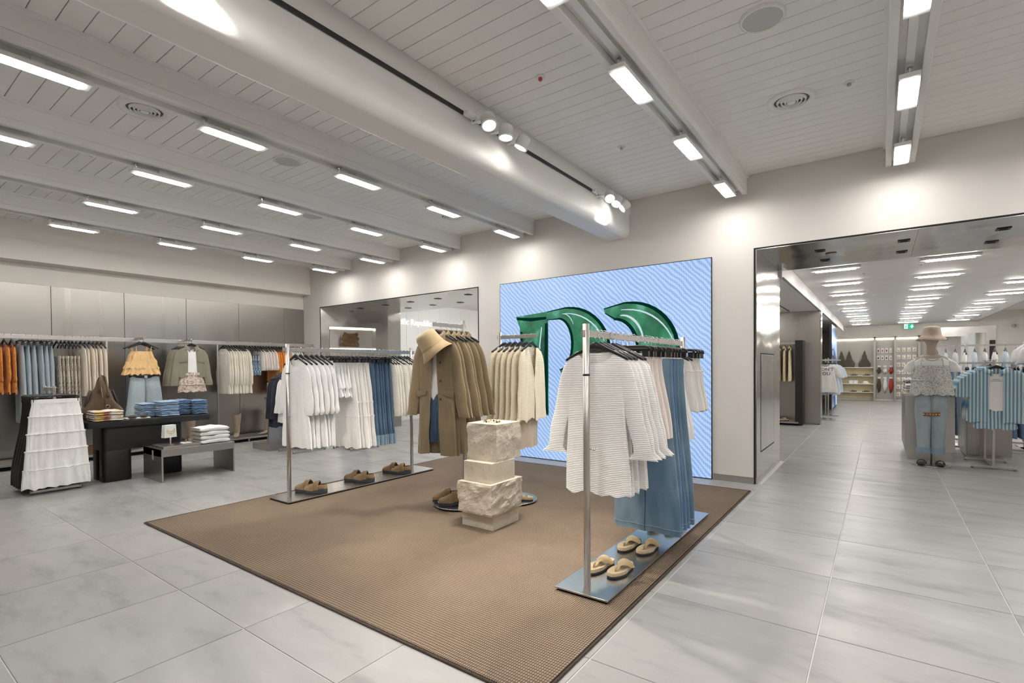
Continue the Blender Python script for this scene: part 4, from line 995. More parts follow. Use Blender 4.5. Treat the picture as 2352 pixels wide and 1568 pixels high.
# letter P: stem, top bar and bowl (wall coordinates)
STEM0, STEM1 = -4.20, -3.72
ztop = 2.02
flat('letter_stem', [(-4.27, 2.02), (STEM1 - .02, 2.06), (STEM1, 1.95), (STEM1, .62), (STEM0 + .02, .62), (STEM0, 1.86)], 'screen_green', 5.9668)
outer = [(-3.74, 2.06), (-3.45, 2.10)] + arc(-3.40, 1.50, .62, .60, d90, -d90 * .95, 22) 
inner = [(-3.74, 1.94), (-3.56, 1.94)] + arc(-3.56, 1.60, .20, .34, d90, -d90 * .95, 22)
strip('letter_bowl', outer, inner, 'screen_green', 5.9664)
flat('letter_tail', [(-3.42, 1.26), (-3.30, 1.33), (-3.12, 1.16), (-3.30, .98), (-3.42, .95), (-3.36, 1.10)], 'screen_green', 5.9662)
oa = [(-2.88, 2.04), (-2.60, 2.10)] + arc(-2.52, 1.48, .62, .62, d90, -d90 * .95, 22)
ib = [(-2.86, 1.97), (-2.72, 1.88)] + arc(-2.74, 1.48, .30, .40, d90, -d90 * .95, 22)
strip('second_letter_bowl', oa, ib, 'screen_green', 5.9664)
# dark rims and bright glints that give the letters their glassy look
def rim(a, w_, mat, y, i0=0, i1=None, dx=0, dz=0):
    a = a[i0:i1]; b = []
    for i, (x, z) in enumerate(a):
        p, q = a[max(0, i - 1)], a[min(len(a) - 1, i + 1)]; tx, tz = q[0] - p[0], q[1] - p[1]; l = math.hypot(tx, tz) or 1
        k = math.sin(PI * (i + .5) / len(a)) ** .5
        b.append((x + dx + tz / l * w_ * k, z + dz - tx / l * w_ * k))
    strip('letter_highlight' if 'glint' in mat else 'letter_rim', [(x + dx, z + dz) for x, z in a], b, mat, y)
rim(outer, .045, 'screen_dark_green', 5.9655); rim(inner, -.04, 'screen_dark_green', 5.9655)
rim(oa, .05, 'screen_dark_green', 5.9655); rim(ib, -.05, 'screen_dark_green', 5.9655)
rim(outer, .018, 'screen_glint', 5.965, 2, 12, -.05, -.08); rim(oa, .02, 'screen_glint', 5.965, 1, 12, -.04, -.09)
rim(inner, -.012, 'screen_glint', 5.965, 1, 10, .07, .07); rim(ib, -.03, 'screen_glint', 5.965, 2, 13, .09, .05)
rim([(-4.25, 2.01), (-4.0, 1.99), (-3.75, 1.99)], .05, 'screen_dark_green', 5.9655)
rim([(STEM1 - .01, 1.9), (STEM1 - .01, 1.3), (STEM1 - .01, .64)], .06, 'screen_dark_green', 5.9655)
rim([(STEM1 - .10, 1.85), (STEM1 - .13, 1.6), (STEM1 - .13, .8)], .02, 'screen_glint', 5.965)
rim([(STEM0 + .01, 1.8), (STEM0 + .02, 1.3), (STEM0 + .02, .64)], -.05, 'screen_dark_green', 5.9655)
# lit store sign in the back room
me = text_mesh('sign_letters', 'Pacific Republic', 1, 'sign_white', .02, 'RIGHT')
xs = [v_.co.x for v_ in me.vertices]; wd = max(xs) - min(xs)
sg = tag(link('store_sign', me), 'white lit letters reading Pacific Republic on the white boarded wall', 'sign')
sc = .215; sg.scale = (sc, sc, sc); sg.rotation_euler = (d90, 0, d90); sg.location = (-9.59, 9.58, 2.375)
# ------------------------------------------------------------------ wall rail on the steel-panelled side
XW = -9.33; ZW = 1.785
wr = thing('wall_rail', 'long flat steel hanging rail in front of the steel wall panels', 'rail', (XW, 0, 0))
bevel(MB().box(-.008, .008, -.6, 5.95, ZW - .06, ZW - .001).obj('bar', 'post_steel', wr), .002)
for y in (.98, 2.54, 4.10, 5.66):
    MB().box(-.012, .012, y - .012, y + .012, .12, ZW - .06).obj('upright', 'post_steel', wr)
    MB().box(-.40, 0, y - .008, y + .008, ZW - .05, ZW - .02).obj('wall_arm', 'post_steel', wr)
for y in (2.9, 3.56):
    MB().box(0, .34, y - .006, y + .006, ZW - .03, ZW).cyl(.335, y, ZW - .035, ZW + .006, .009).obj('front_arm', 'post_steel', wr)
kw = dict(z=ZW, x=XW)
def wrow(gs, kind, name, desc, cat, a, b, n, where, group, **k): row(gs, kind, name, desc, cat, XW, span(a, b, n), where, group, z=ZW, jit=.06, **k)
wrow(rust, 'wing', 'blouse', 'rust orange blouse', 'blouse', 1.24, 1.52, 5, 'on the wall rail from the left edge', 'rust orange blouses on the wall rail')
wrow(jean_light, 'clip', 'jeans', 'pale blue jeans', 'jeans', 1.60, 1.90, 6, 'on the wall rail after the rust blouses', 'pale jeans on the wall rail')
wrow(floral, 'wing', 'floral_dress', 'beige floral strappy dress', 'dress', 1.98, 2.19, 6, 'on the wall rail after the pale jeans', 'beige floral dresses on the wall rail')
wrow(creamb, 'wing', 'blouse', 'cream balloon-sleeved blouse', 'blouse', 2.24, 2.48, 6, 'on the wall rail beside the first upright', 'cream blouses on the wall rail')
wrow(gauze, 'wing', 'blouse', 'ivory gauze blouse', 'blouse', 4.20, 4.56, 9, 'on the wall rail past the second upright', 'ivory gauze blouses on the wall rail')
wrow(bluecrop, 'wing', 'crop_top', 'blue and white tie-dyed crop top', 'top', 4.61, 4.76, 4, 'on the wall rail after the ivory blouses', 'tie-dyed tops on the wall rail')
wrow(peach, 'wing', 'blouse', 'short peach-white puffed blouse', 'blouse', 4.81, 5.07, 6, 'on the wall rail after the tie-dyed tops', 'peach-white blouses on the wall rail')
wrow(orange_long, 'wing', 'shirt', 'bright orange long shirt', 'shirt', 5.12, 5.33, 5, 'on the wall rail after the peach blouses', 'bright orange shirts on the wall rail')
wrow(whitesh, 'wing', 'shirt', 'white cotton shirt', 'shirt', 5.40, 5.60, 5, 'on the wall rail nearest the corner', 'white shirts on the wall rail')
# outfits facing the shop on the two front arms
for k in range(5):
    hang(apricot[k % 2], 'wing', 'ruffled_top', 'apricot ruffled strappy top', 'top', (-9.02 - .05 * k, 2.9 + rj.uniform(-.02, .02), ZW), PI / 2 + rj.uniform(-.08, .08), 'from the front of the wall arm above the pale jeans', k, 5, 'apricot tops on the front arm', hang_label='apricot ruffled top')
fj = parts(thing('jeans', 'pale wide jeans with a dark belt under the apricot top', 'jeans', (-9.08, 2.94, 1.22), PI / 2), jean_face[0])
bl = thing('belt', 'dark brown leather belt round the pale wide jeans', 'belt', (-9.08, 2.94, 1.19), PI / 2)
MB().rings([[(r * .198 * math.cos(2 * PI * i / 36), r * .036 * math.sin(2 * PI * i / 36), z + .012 * math.cos(2 * PI * i / 36) ** 2) for i in range(36)] for r, z in ((1, -.02), (1.03, -.018), (1.03, .016), (1, .018))]).obj('strap', 'dark_leather', bl)
MB().box(-.02, .02, -.045, -.04, -.02, .02).obj('buckle', 'silver_stud', bl)
for k in range(4):
    hang(jacket[0 if k == 0 else 1], 'wing', 'jacket', 'olive grey utility jacket', 'jacket', (-9.02 - .055 * k, 3.57 - .012 * k, ZW), PI / 2 + (.0 if k == 0 else rj.uniform(-.05, .1)), 'from the front of the second wall arm', k, 4, 'olive jackets on the front arm')
parts(thing('tank_top', 'white tank top inside the open olive grey jacket', 'top', (-9.02, 3.57, ZW), PI / 2), garment('tankb', lambda: [['body', mesh_of(cloth_tube(-.15, -.58, [(0, .09, .018), (1, .11, .03)], N=30, rows=10, seed=8, fold=.006, freq=2, neck=.07, nfront=.05), 'body', 'white_cotton')]]))
parts(thing('shorts', 'brown floral shorts below the open olive grey jacket', 'shorts', (-9.02, 3.57, ZW), PI / 2), floralshort[0])
# ------------------------------------------------------------------ low plinth along the steel wall, boots and boxes on it
for a, b, nm in ((-.6, 2.5, 'near'), (2.56, 4.06, 'middle'), (4.14, 5.6, 'far')):
    p = thing('display_plinth', 'low steel display plinth along the wall, %s section' % nm, 'plinth', (-9.35, (a + b) / 2, 0), 0, 'low plinths along the steel wall')
    h = (b - a) / 2
    bevel(MB().box(-.26, .26, -h, h, .055, .085).obj('top_plate', 'bench_steel', p), .002)
    n = int((b - a) / .3)
    for k in range(n + 1): MB().cyl(.22, lerp(-h + .04, h - .04, k / n), 0, .055, .018, n=10).obj('foot', 'bench_steel', p)
    MB().box(-.24, .18, -h + .02, h - .02, .002, .055).obj('plinth_core', 'black_gap', p)
def boot(loc, rz, lab, tall=.33):
    t = thing('cowboy_boot', lab, 'boot', loc, rz, 'suede western boots')
    rs = []
    for i in range(15):
        u = i / 14; z = .075 + tall * u; r = lerp(.058, .092, sm(u)); rs.append([(r * .8 * math.cos(a), .05 + r * math.sin(a), z + (.03 * math.cos(a) ** 2 if u > .93 else 0) - (.02 * abs(math.sin(a)) if u > .93 else 0)) for a in [2 * PI * j / 24 for j in range(24)]])
    MB().rings(rs).obj('shaft', 'suede_taupe', t)
    rs = []
    for i in range(15):
        u = i / 14; y = lerp(.10, -.17, u); wd_ = .042 * (1 - .75 * sm((u - .55) / .45)) + .002; h = lerp(.105, .028, sm(u / .75)); z0 = .035 - .03 * sm(u / .5)
        rs.append([(wd_ * math.cos(a), y, z0 + h * (.5 + .5 * math.sin(a))) for a in [2 * PI * j / 16 for j in range(16)]])
    MB().rings(rs, True, True).obj('foot', 'suede_taupe', t)
    MB().prism([(.04, .0), (.095, .0), (.10, .045), (.03, .04)], 'yz', -.03, .03).obj('heel', 'dark_leather', t)
    MB().rings([[(lerp(.04, .008, sm((u - .5) / .5)) * s_, lerp(.04, -.172, u), lerp(.034, .004, sm(u / .45)) + dz) for u in [q / 10 for q in range(11)]] for s_, dz in ((-1, 0), (-1, .006), (1, .006), (1, 0))], closed=False).obj('sole', 'dark_leather', t)
for x, y, rz, lab in ((-9.24, 4.36, 1.0, 'taupe suede western boot turned away beside the folded towels'), (-9.25, 4.90, .25, 'taupe suede western boot in profile past the bench'), (-9.45, 5.05, .25, 'taupe suede western boot standing behind the one in profile'),
                      (-9.25, 3.63, 1.2, 'taupe suede boot seen under the right end of the black table'), (-9.35, 3.46, 1.2, 'taupe suede boot half hidden by the black table leg')):
    boot((x, y, .085), rz, lab)
for x, y, lab in ((-9.2, 2.25, 'small brown wooden shoe box on the wall plinth'), (-9.2, 3.02, 'brown shoe box under the black table'), (-9.2, 3.18, 'second brown shoe box under the black table')):
    t = thing('wooden_box', lab, 'box', (x, y, .085)); bevel(MB().box(-.06, .06, -.06, .06, 0, .13).obj('body', 'wood_box', t), .003); bevel(MB().box(-.064, .064, -.064, .064, .13, .145).obj('lid', 'wood_box', t), .003)
# ------------------------------------------------------------------ H-shaped double stand
def h_stand(cx, cy, hw, hd, ztop, lab, rail_len, along):
    """two parallel foot bars along x (hw half length) at +-hd in y when along='y' ..."""
    t = thing('garment_stand', lab, 'stand', (cx, cy, 0), 0 if along == 'x' else PI / 2)
    for s in (-1, 1):
        bevel(MB().box(-hw, hw, s * hd - .013, s * hd + .013, .012, .04).obj('foot_bar', 'post_steel', t), .002)
        for e in (-1, 1): MB().cyl(e * (hw - .015), s * hd, 0, .045, .015, n=12).obj('foot_cap', 'post_steel', t)
        MB().box(-.012, .012, s * hd - .012, s * hd + .012, .04, ztop).obj('post', 'post_steel', t)
    MB().box(-.012, .012, -hd, hd, .014, .038).obj('cross_bar', 'post_steel', t)
    bevel(MB().box(-.006, .006, -rail_len, rail_len, ztop - .05, ztop - .02).obj('rail', 'post_steel', t), .0015)
    return t
h_stand(-7.36, 1.49, .21, .20, 1.13, 'steel stand with foot bars carrying the long skirts', .24, 'y')
ZS = 1.112
for k, x in enumerate(span(-7.10, -7.14, 1) + span(-7.22, -7.55, 7)):
    if k == 0: hang(tierskirt[0], 'clip', 'tiered_skirt', 'long white tiered gauze skirt', 'skirt', (x, 1.49, ZS), PI / 2 + .05, 'at the front of the skirt stand')
    else: hang(blackskirt[k % 2], 'clip', 'skirt', 'long dark brown skirt', 'skirt', (x, 1.49, ZS), PI / 2 + rj.uniform(-.04, .04), 'behind the white tiered skirt', k - 1, 7, 'dark skirts behind the white skirt')
# ------------------------------------------------------------------ black table
tb = thing('display_table', 'black display table with rounded corners and thick legs', 'table', (-7.40, 2.395, 0))
bevel(MB().rbox(-.30, .30, -.645, .645, .64, .715, .07, 6).obj('table_top', 'black_matte', tb), .006, 3)
for y in (-.345, .195):
    for x in (-.13, .10): bevel(MB().rbox(x - .075, x + .105, y - .14, y + .14, 0, .36, .05, 5).obj('leg', 'black_matte', tb), .004)
bevel(MB().rbox(-.205, .205, -.485, .335, .36, .64, .05, 5).obj('pedestal', 'black_matte', tb), .004)
# ------------------------------------------------------------------ steel bench
bn_ = thing('steel_bench', 'low brushed steel display bench in front of the black table', 'bench', (-6.92, 2.705, 0))
bevel(MB().box(-.27, .27, -.405, .405, .29, .375).obj('top_slab', 'bench_steel', bn_), .002)
for y in (-.405, .387): bevel(MB().box(-.275, .275, y, y + .018, 0, .378).obj('end_panel', 'bench_steel', bn_), .0015)
MB().box(.0, .04, -.408, -.404, .24, .35).obj('slot', 'plastic_grey', bn_)
tp = tag(MB().box(-7.06, -6.70, 2.34, 2.74, .376, .40).obj('display_tray', 'bench_steel'), 'flat steel tray on the left half of the bench', 'tray'); bevel(tp, .002)
nk = thing('necklace_stand', 'white card stand with two gold necklaces on the steel tray', 'jewellery stand', (-6.86, 2.47, .4005), PI / 2 + .25)
MB().cyl(0, 0, 0, .10, .009).cyl(0, 0, 0, .004, .03).obj('post', 'post_steel', nk)
for dy in (-.006, .02, .045): bevel(MB().prism([(-.075, .085), (.075, .085), (.066, .235), (-.066, .235)], 'xz', dy, dy + .004).obj('card', 'paper_white', nk), .002)
for r_, z_ in ((.042, .175), (.05, .155)):
    c = MB().tube([(r_ * math.cos(a), -.011, z_ + .02 + r_ * .9 * math.sin(a)) for a in [PI + PI * i / 18 for i in range(19)]], .002, 6).obj('chain', 'gold', nk)
    mb = MB()
    for i in range(3, 16): a = PI + PI * i / 18; mb.blob((r_ * math.cos(a), -.012, z_ + .02 + r_ * .9 * math.sin(a)), .0045, .003, .0045, 6, 4)
    mb.obj('pendants', 'gold', c)
rt = thing('ring_tray', 'small white tray with a gold ring beside the necklace stand', 'tray', (-6.84, 2.63, .4005))
bevel(MB().box(-.04, .04, -.05, .05, 0, .010).obj('tray', 'paper_white', rt), .002)
MB().tube([(.018 * math.cos(a), 0, .028 + .018 * math.sin(a)) for a in [2 * PI * i / 16 for i in range(17)]], .004, 6, False).obj('ring', 'gold', rt)
# ------------------------------------------------------------------ folded clothes
def folded(key, L, W, H, mat, seed, side_mat=None, wav=.006):
    """folded garment: L along y, W along x, rounded front edge at +x"""
    def build():
        r = R(seed); ph = [r.uniform(0, 6.28) for _ in range(4)]; rs = []; n = 20
        for i in range(n + 1):
            y = -L / 2 + L * i / n; e = min(1, min(i, n - i) / 1.5 + .35); wv = wav * math.sin(7 * y / L + ph[0]) + wav * .5 * math.sin(17 * y / L + ph[1]); ring = []
            for j in range(24):
                a = 2 * PI * j / 24; c, s = math.cos(a), math.sin(a)
                x = (W / 2 + .006 * math.sin(9 * y / L + ph[2])) * math.copysign(abs(c) ** .25, c); z = H / 2 * e * math.copysign(abs(s) ** .6, s)
                z += wv * (.5 + .5 * s) + .003 * math.sin(14 * x / W + ph[3])
                ring.append((x, y, z + H / 2))
            rs.append(ring)
        m = [['body', mesh_of(MB().rings(rs, True, True), 'body', mat)]]
        if side_mat:
            m.append(['patterned_end', mesh_of(MB().box(-W / 2 * .9, W / 2 * .9, -L / 2 - .004, -L / 2 + .02, H * .15, H * .85), 'patterned_end', side_mat)])
        fe = MB().tube([(W / 2 - .002, -L / 2 + .015, H * .52), (W / 2 + .003, 0, H * .52 + wav), (W / 2 - .002, L / 2 - .015, H * .52)], .003, 5)
        m.append(['fold_line', mesh_of(fe, 'fold_line', mat)])
        return m
    return garment(key, build)
def stack(n, x, y, z, L, W, H, mat, name, desc, cat, group, rz=0, side_mat=None, seed=1, wav=.006):
    for k in range(n):
        g = folded(mat + str(k % 3) + str(L), L, W, H, mat, seed + k % 3, side_mat, wav)
        lab = '%s, %s from the top of its pile' % (desc, ORD[n - 1 - k]) if n - 1 - k else '%s, topmost of its pile' % desc
        t = thing(name, lab, cat, (x + rj.uniform(-.006, .006), y + rj.uniform(-.006, .006), z + k * H * 1.0), rz + rj.uniform(-.03, .03), group); parts(t, g)
TZ = .716
stack(5, -7.22, 1.94, TZ, .27, .30, .023, 'tee_print', 'folded_tee', 'folded printed tee at the left table end', 'tee', 'printed tees on the black table', wav=.004)
stack(8, -7.28, 2.57, TZ, .20, .30, .0235, 'denim_sky', 'folded_jeans', 'light blue folded jeans amid the black table', 'jeans', 'light folded jeans on the black table', wav=.003)
stack(7, -7.45, 2.40, TZ, .14, .26, .0235, 'denim_sky', 'folded_jeans', 'pale folded jeans behind the black sandals', 'jeans', 'pale folded jeans on the black table', wav=.003)
stack(8, -7.40, 2.77, TZ, .17, .27, .0235, 'denim_blue', 'folded_jeans', 'blue folded jeans beside the light ones', 'jeans', 'blue folded jeans, near pile', wav=.004)
stack(8, -7.30, 2.94, TZ, .155, .27, .0225, 'denim_blue', 'folded_jeans', 'blue folded jeans at the right table end', 'jeans', 'blue folded jeans, end pile', wav=.004)
stack(4, -6.87, 2.92, .376, .34, .30, .05, 'white_cotton', 'folded_towel', 'thick off-white folded knit on the bench', 'knitwear', 'folded knits on the bench', side_mat='houndstooth', wav=.007)
bd = tag(MB().rbox(-7.26, -7.12, 2.12, 2.36, TZ, TZ + .012, .01, 3).obj('shoe_board', 'paper_white'), 'thin white board under the black strappy sandals', 'board')
def strappy(loc, rz, lab):
    t = thing('sandal', lab, 'sandal', loc, rz, 'black strappy sandals on the table'); so = sole_outline(.23, .09)
    MB().rings([[(x, y, 0) for x, y in so], [(x, y, .02) for x, y in so], [(x * .9, y * .95, .023) for x, y in so]], True, True).obj('sole', 'dark_leather', t)
    for k, y in enumerate((-.07, -.04, -.01, .02)):
        MB().rings([[(.046 * math.cos(a), y + dy + .02 * math.cos(a) * (1 if k % 2 else -1), .018 + (.035 + .004 * k) * math.sin(a)) for a in [PI * j / 10 for j in range(11)]] for dy in (-.010, .010)], closed=False).obj('strap', 'dark_leather', t)
strappy((-7.20, 2.19, TZ + .0125), 1.3, 'black strappy sandal nearer the printed tees'); strappy((-7.22, 2.31, TZ + .0125), 1.3, 'black strappy sandal nearer the folded jeans')
# slouchy suede bag
bg = thing('suede_bag', 'large brown suede slouch bag standing at the back of the table', 'bag', (-7.56, 2.0, TZ), PI / 2)
rs = []
for i in range(19):
    u = i / 18; z = .50 * u; hw = keys([(0, .195), (.12, .215), (.5, .12), (.85, .045), (1, .02)], u)[0]; hd = keys([(0, .10), (.3, .095), (.7, .06), (1, .018)], u)[0]
    rs.append([(hw * math.copysign(abs(math.cos(a)) ** .8, math.cos(a)) + .006 * math.sin(9 * u + a), hd * math.sin(a) + .008 * math.sin(4 * a + 6 * u), z) for a in [2 * PI * j / 30 for j in range(30)]])
MB().rings(rs, True, True).obj('body', 'suede_brown', bg)
MB().tube([(-.03, -.085, .30), (-.025, -.06, .42), (0, -.02, .515), (.035, .0, .50), (.05, -.04, .36), (.04, -.09, .26)], [.014, .013, .016, .014, .013, .02], 8).obj('handle', 'suede_brown', bg)
MB().tube([(-.012, -.096, .25), (-.018, -.078, .36), (-.012, -.035, .47)], .004, 6).obj('zip', 'silver_stud', bg)
tb_ = bevel(MB().box(.01, .055, -.105, -.095, .16, .23).obj('strap_tab', 'suede_brown', bg), .003)
MB().tube([(.033 + .02 * math.cos(a), -.104, .145 + .02 * math.sin(a)) for a in [2 * PI * i / 16 for i in range(17)]], .003, 6, False).obj('ring', 'silver_stud', tb_)
for s in (-1, 1): MB().rings([[(s * (.20 + .012 * math.cos(a)), .03 * math.sin(a) * (1 - u), .02 + .36 * u - 0) if False else (s * (.205 - .10 * u + .012 * math.cos(a)), .04 * math.sin(a), .0 + .34 * u) for a in [2 * PI * j / 10 for j in range(10)]] for u in (0, .3, .6, 1)], True, True).obj('fringe', 'dark_brown', bg)
# ------------------------------------------------------------------ middle stand with navy jackets and the box behind the left rack
h_stand(-7.40, 4.5, .28, .20, 1.32, 'steel stand with foot bars behind the left rack', .26, 'y')
for k, x in enumerate((-7.62, -7.56, -7.50)): hang(navy[0], 'wing', 'jacket', 'navy blue jacket', 'jacket', (x, 4.30, 1.30), PI / 2 + .1, 'behind the near post of the left rack', k, 3, 'navy jackets behind the left rack')
for k, x in enumerate((-7.40, -7.34, -7.28)): hang(whitesh[0], 'wing', 'shirt', 'long white shirt', 'shirt', (x, 4.32, 1.30), PI / 2 + .05, 'in front of the navy jackets', k, 3, 'white shirts by the navy jackets')
mbx = thing('display_box', 'grey steel display panel on a low base behind the left rack', 'display', (-7.86, 4.40, 0))
bevel(MB().box(-.02, .02, -.20, .20, .0, 1.08).obj('panel', 'bench_steel', mbx), .002); bevel(MB().box(-.42, .10, -.24, .30, .0, .10).obj('base_block', 'bench_steel', mbx), .003); MB().box(-.30, -.02, -.1, .1, .80, .83).obj('side_shelf', 'bench_steel', mbx)
for k, y in enumerate((4.33, 4.47)): strappy((-8.05, y, .1005), 1.2, 'black strappy sandal on the low grey base, %s one' % ('nearer' if k == 0 else 'farther'))
h_stand(-6.9, 5.15, .28, .22, 1.2, 'steel stand hidden behind the white garments near the opening', .3, 'y')
for k, x in enumerate((-6.98, -6.9, -6.82)): hang(jean_dk2[k % 2], 'clip', 'trousers', 'black trousers', 'trousers', (x, 5.15, 1.18), PI / 2, 'on the stand near the smaller opening', k, 3, 'trousers near the opening')
# folded bag in the lit niche
jb = thing('canvas_bag', 'crumpled brown waxed bag in the lit steel niche', 'bag', tuple(jm @ Vector((.62, -.135, 1.741))), math.atan2(jd.y, jd.x))
rs = []
for i in range(15):
    u = i / 14; z = .27 * u; rs.append([((.185 - .015 * u) * math.copysign(abs(math.cos(a)) ** .5, math.cos(a)) + .012 * math.sin(14 * u + 2 * a), (.085 - .025 * u) * math.copysign(abs(math.sin(a)) ** .6, math.sin(a)) + .014 * math.sin(17 * u + 3 * a + 1), z + .018 * math.sin(3 * a + 2) * u) for a in [2 * PI * j / 36 for j in range(36)]])
MB().rings(rs, True, True).obj('body', 'waxed_bag', jb)
for s in (-1, 1): MB().tube([(s * .15, -.05, .25), (s * .13, -.07, .31), (s * .08, -.06, .275)], .012, 6).obj('handle', 'waxed_bag', jb)
# rack in the back room behind the smaller opening
b2 = thing('clothes_rack', 'rack with a black end panel in the white back room', 'rack', (-8.0, 8.6, 0), PI / 2)
MB().box(-.03, .03, -.02, .02, 0, 1.78).obj('end_panel', 'black_matte', b2); MB().box(0, .02, -1.6, 0, 1.70, 1.735).obj('rail', 'post_steel', b2); MB().cyl(.01, -1.58, 0, 1.70, .015).obj('post', 'post_steel', b2)
for k, x in enumerate(span(-7.9, -7.0, 12)):
    hang((whitesh, orange_long, bluetee)[k % 3 if k > 5 else 0][0], 'wing', 'shirt', 'shirt on the back room rack', 'shirt', (x, 8.6, 1.736), PI / 2 + rj.uniform(-.05, .05), 'from the black end panel', k, 12, 'shirts on the back room rack', hang_label='shirt of the back room rack')
# ------------------------------------------------------------------ mannequin stand in the opening on the right
MX, MY = .53, 8.38
mq = thing('mannequin', 'linen-covered mannequin form on a pole in the hall opening', 'mannequin', (MX, MY, 0))
MB().disc(0, 0, 0, .012, .20, .004, 48).obj('base_disc', 'bench_steel', mq)
MB().cyl(0, 0, .012, 1.0, .012).obj('pole', 'post_steel', mq)
rs = []
for z, hw, hd in ((.95, .12, .08), (1.05, .125, .085), (1.2, .155, .10), (1.32, .19, .09), (1.38, .16, .07), (1.415, .06, .05)): rs.append([(hw * math.cos(a), hd * math.sin(a), z) for a in [2 * PI * j / 28 for j in range(28)]])
MB().rings(rs, True, True).obj('torso', 'mannequin_linen', mq)
rs = []
for z, hw, hd in ((1.40, .06, .055), (1.45, .052, .05), (1.52, .05, .05), (1.555, .058, .06), (1.60, .076, .085), (1.66, .08, .092), (1.72, .07, .08), (1.75, .03, .035)): rs.append([(hw * math.cos(a), hd * math.sin(a), z) for a in [2 * PI * j / 28 for j in range(28)]])
MB().rings(rs, True, True).obj('head', 'mannequin_linen', mq)
h2 = thing('bucket_hat', 'pale straw bucket hat with frayed brim on the mannequin', 'hat', (MX, MY, 1.655), .3)
MB().rings(hat_mesh(.092, .125, .062, .05)).obj('crown_and_brim', 'hat_straw', h2)
mb = MB()
for i in range(60):
    a = 2 * PI * i / 60; r = .152; mb.tube([(r * math.cos(a), r * math.sin(a), -.048 + .012 * math.sin(2 * a + 1)), (r * 1.06 * math.cos(a + .05), r * 1.06 * math.sin(a + .05), -.06 + .012 * math.sin(2 * a + 1))], .0022, 3)
mb.obj('frayed_edge', 'hat_straw', h2)
tw = top_g('mq_tee', 'white_cool', z_sh=0, length=.45, hw=.185, hem_w=.16, hd=.105, sl=.16, sl_w=.075, cuff=.08, spread=.075, seed=401, fold=.004, freq=2, neck=.08, nf=.03, drop=.06, depth_hem=.10)
parts(thing('white_tee', 'white short-sleeved tee on the mannequin', 'tee', (MX, MY, 1.415)), tw)
cm = skirt_g('mq_cami', 'floral_white', z0=0, length=.36, w0=.172, w1=.225, d0=.115, d1=.14, seed=402, fold=.012, freq=4, hem=.015, tiers=(.45,)); cm = cm + [['strap', mesh_of(MB().tube([(-.11, -.10, 0), (-.10, -.075, .10), (-.09, 0, .145)], .004, 5).tube([(.11, -.10, 0), (.10, -.075, .10), (.09, 0, .145)], .004, 5), 'strap', 'floral_white')], ['ribbon', mesh_of(MB().tube([(0, -.135, -.02), (-.01, -.15, -.15), (.005, -.16, -.30)], .004, 5).tube([(.01, -.135, -.02), (.02, -.15, -.12), (.03, -.16, -.36)], .004, 5), 'ribbon', 'floral_white')]]
parts(thing('camisole', 'pale floral strappy camisole over the mannequin tee', 'top', (MX, MY, 1.265)), cm)
nc = thing('chain_necklace', 'dark chain necklace round the mannequin neck', 'necklace', (MX, MY, 1.36))
MB().tube([(.075 * math.cos(a), -.03 + .085 * math.sin(a) * .9, .03 + .05 * math.sin(a)) for a in [2 * PI * i / 28 for i in range(29)]], .006, 6, False).obj('chain', 'plastic_grey', nc)
jm2 = jeans_g('mq_jeans', 'denim_light', z0=-.02, length=.78, w0=.152, hem=.066, d0=.06, d1=.075, seed=411, rise=.24, cuff=.07)
parts(thing('jeans', 'light blue jeans pinned on the mannequin pole', 'jeans', (MX - .005, MY - .02, .96)), jm2)
b3 = thing('belt', 'tan leather belt wrapped round the mannequin jeans', 'belt', (MX - .005, MY - .06, .66))
MB().rings([[(.10 * math.cos(a), .055 * math.sin(a), z + .006 * math.cos(a)) for a in [2 * PI * i / 30 for i in range(30)]] for z in (-.022, -.021, .021, .022)]).obj('strap', 'belt_tan', b3)
mb = MB()
for i in range(6): mb.blob((-.075 + .03 * i, -.056 + .0008 * (i - 2.5) ** 2, 0), .007, .004, .007, 8, 4)
mb.obj('conchos', 'silver_stud', b3)
for s, lab in ((-1, 'left'), (1, 'right')):
    t = thing('slide_sandal', 'black fluffy slide on the mannequin base, %s one' % lab, 'slide', (MX + s * .085 - .01, MY - .08, .0125), s * .15, 'black slides'); so = sole_outline(.21, .085, 28, s)
    MB().rings([[(x, y, 0) for x, y in so], [(x, y, .024) for x, y in so], [(x * .9, y * .95, .027) for x, y in so]], True, True).obj('sole', 'black_knit', t)
    MB().rings([[((.043 + e) * math.cos(a), y, .02 + (.045 + e) * math.sin(a)) for a in [PI * j / 12 for j in range(13)]] for y, e in ((-.07, 0), (-.06, .008), (-.01, .008), (0, 0))], closed=False).obj('band', 'black_knit', t)
# steel counter behind the mannequin
ct = thing('display_counter', 'brushed steel display counter behind the mannequin', 'counter', (.545, 9.0, 0))
bevel(MB().box(-.27, .25, -.25, 1.0, .12, .86).obj('body', 'bench_steel', ct), .003); bevel(MB().box(-.275, .255, -.255, 1.005, .86, .90).obj('top_slab', 'stone_smooth', ct), .003)
MB().box(-.24, .22, -.22, .95, 0, .12).obj('kick_plinth', 'bench_steel', ct)
stack(5, .38, 8.98, .901, .22, .19, .022, 'grey_marl', 'folded_tee', 'folded white tee on the steel counter', 'tee', 'folded tees on the counter')
stack(4, .36, 9.30, .901, .20, .17, .045, 'black_white', 'folded_knit', 'folded black and white knit on the steel counter', 'knitwear', 'folded patterned knits on the counter')
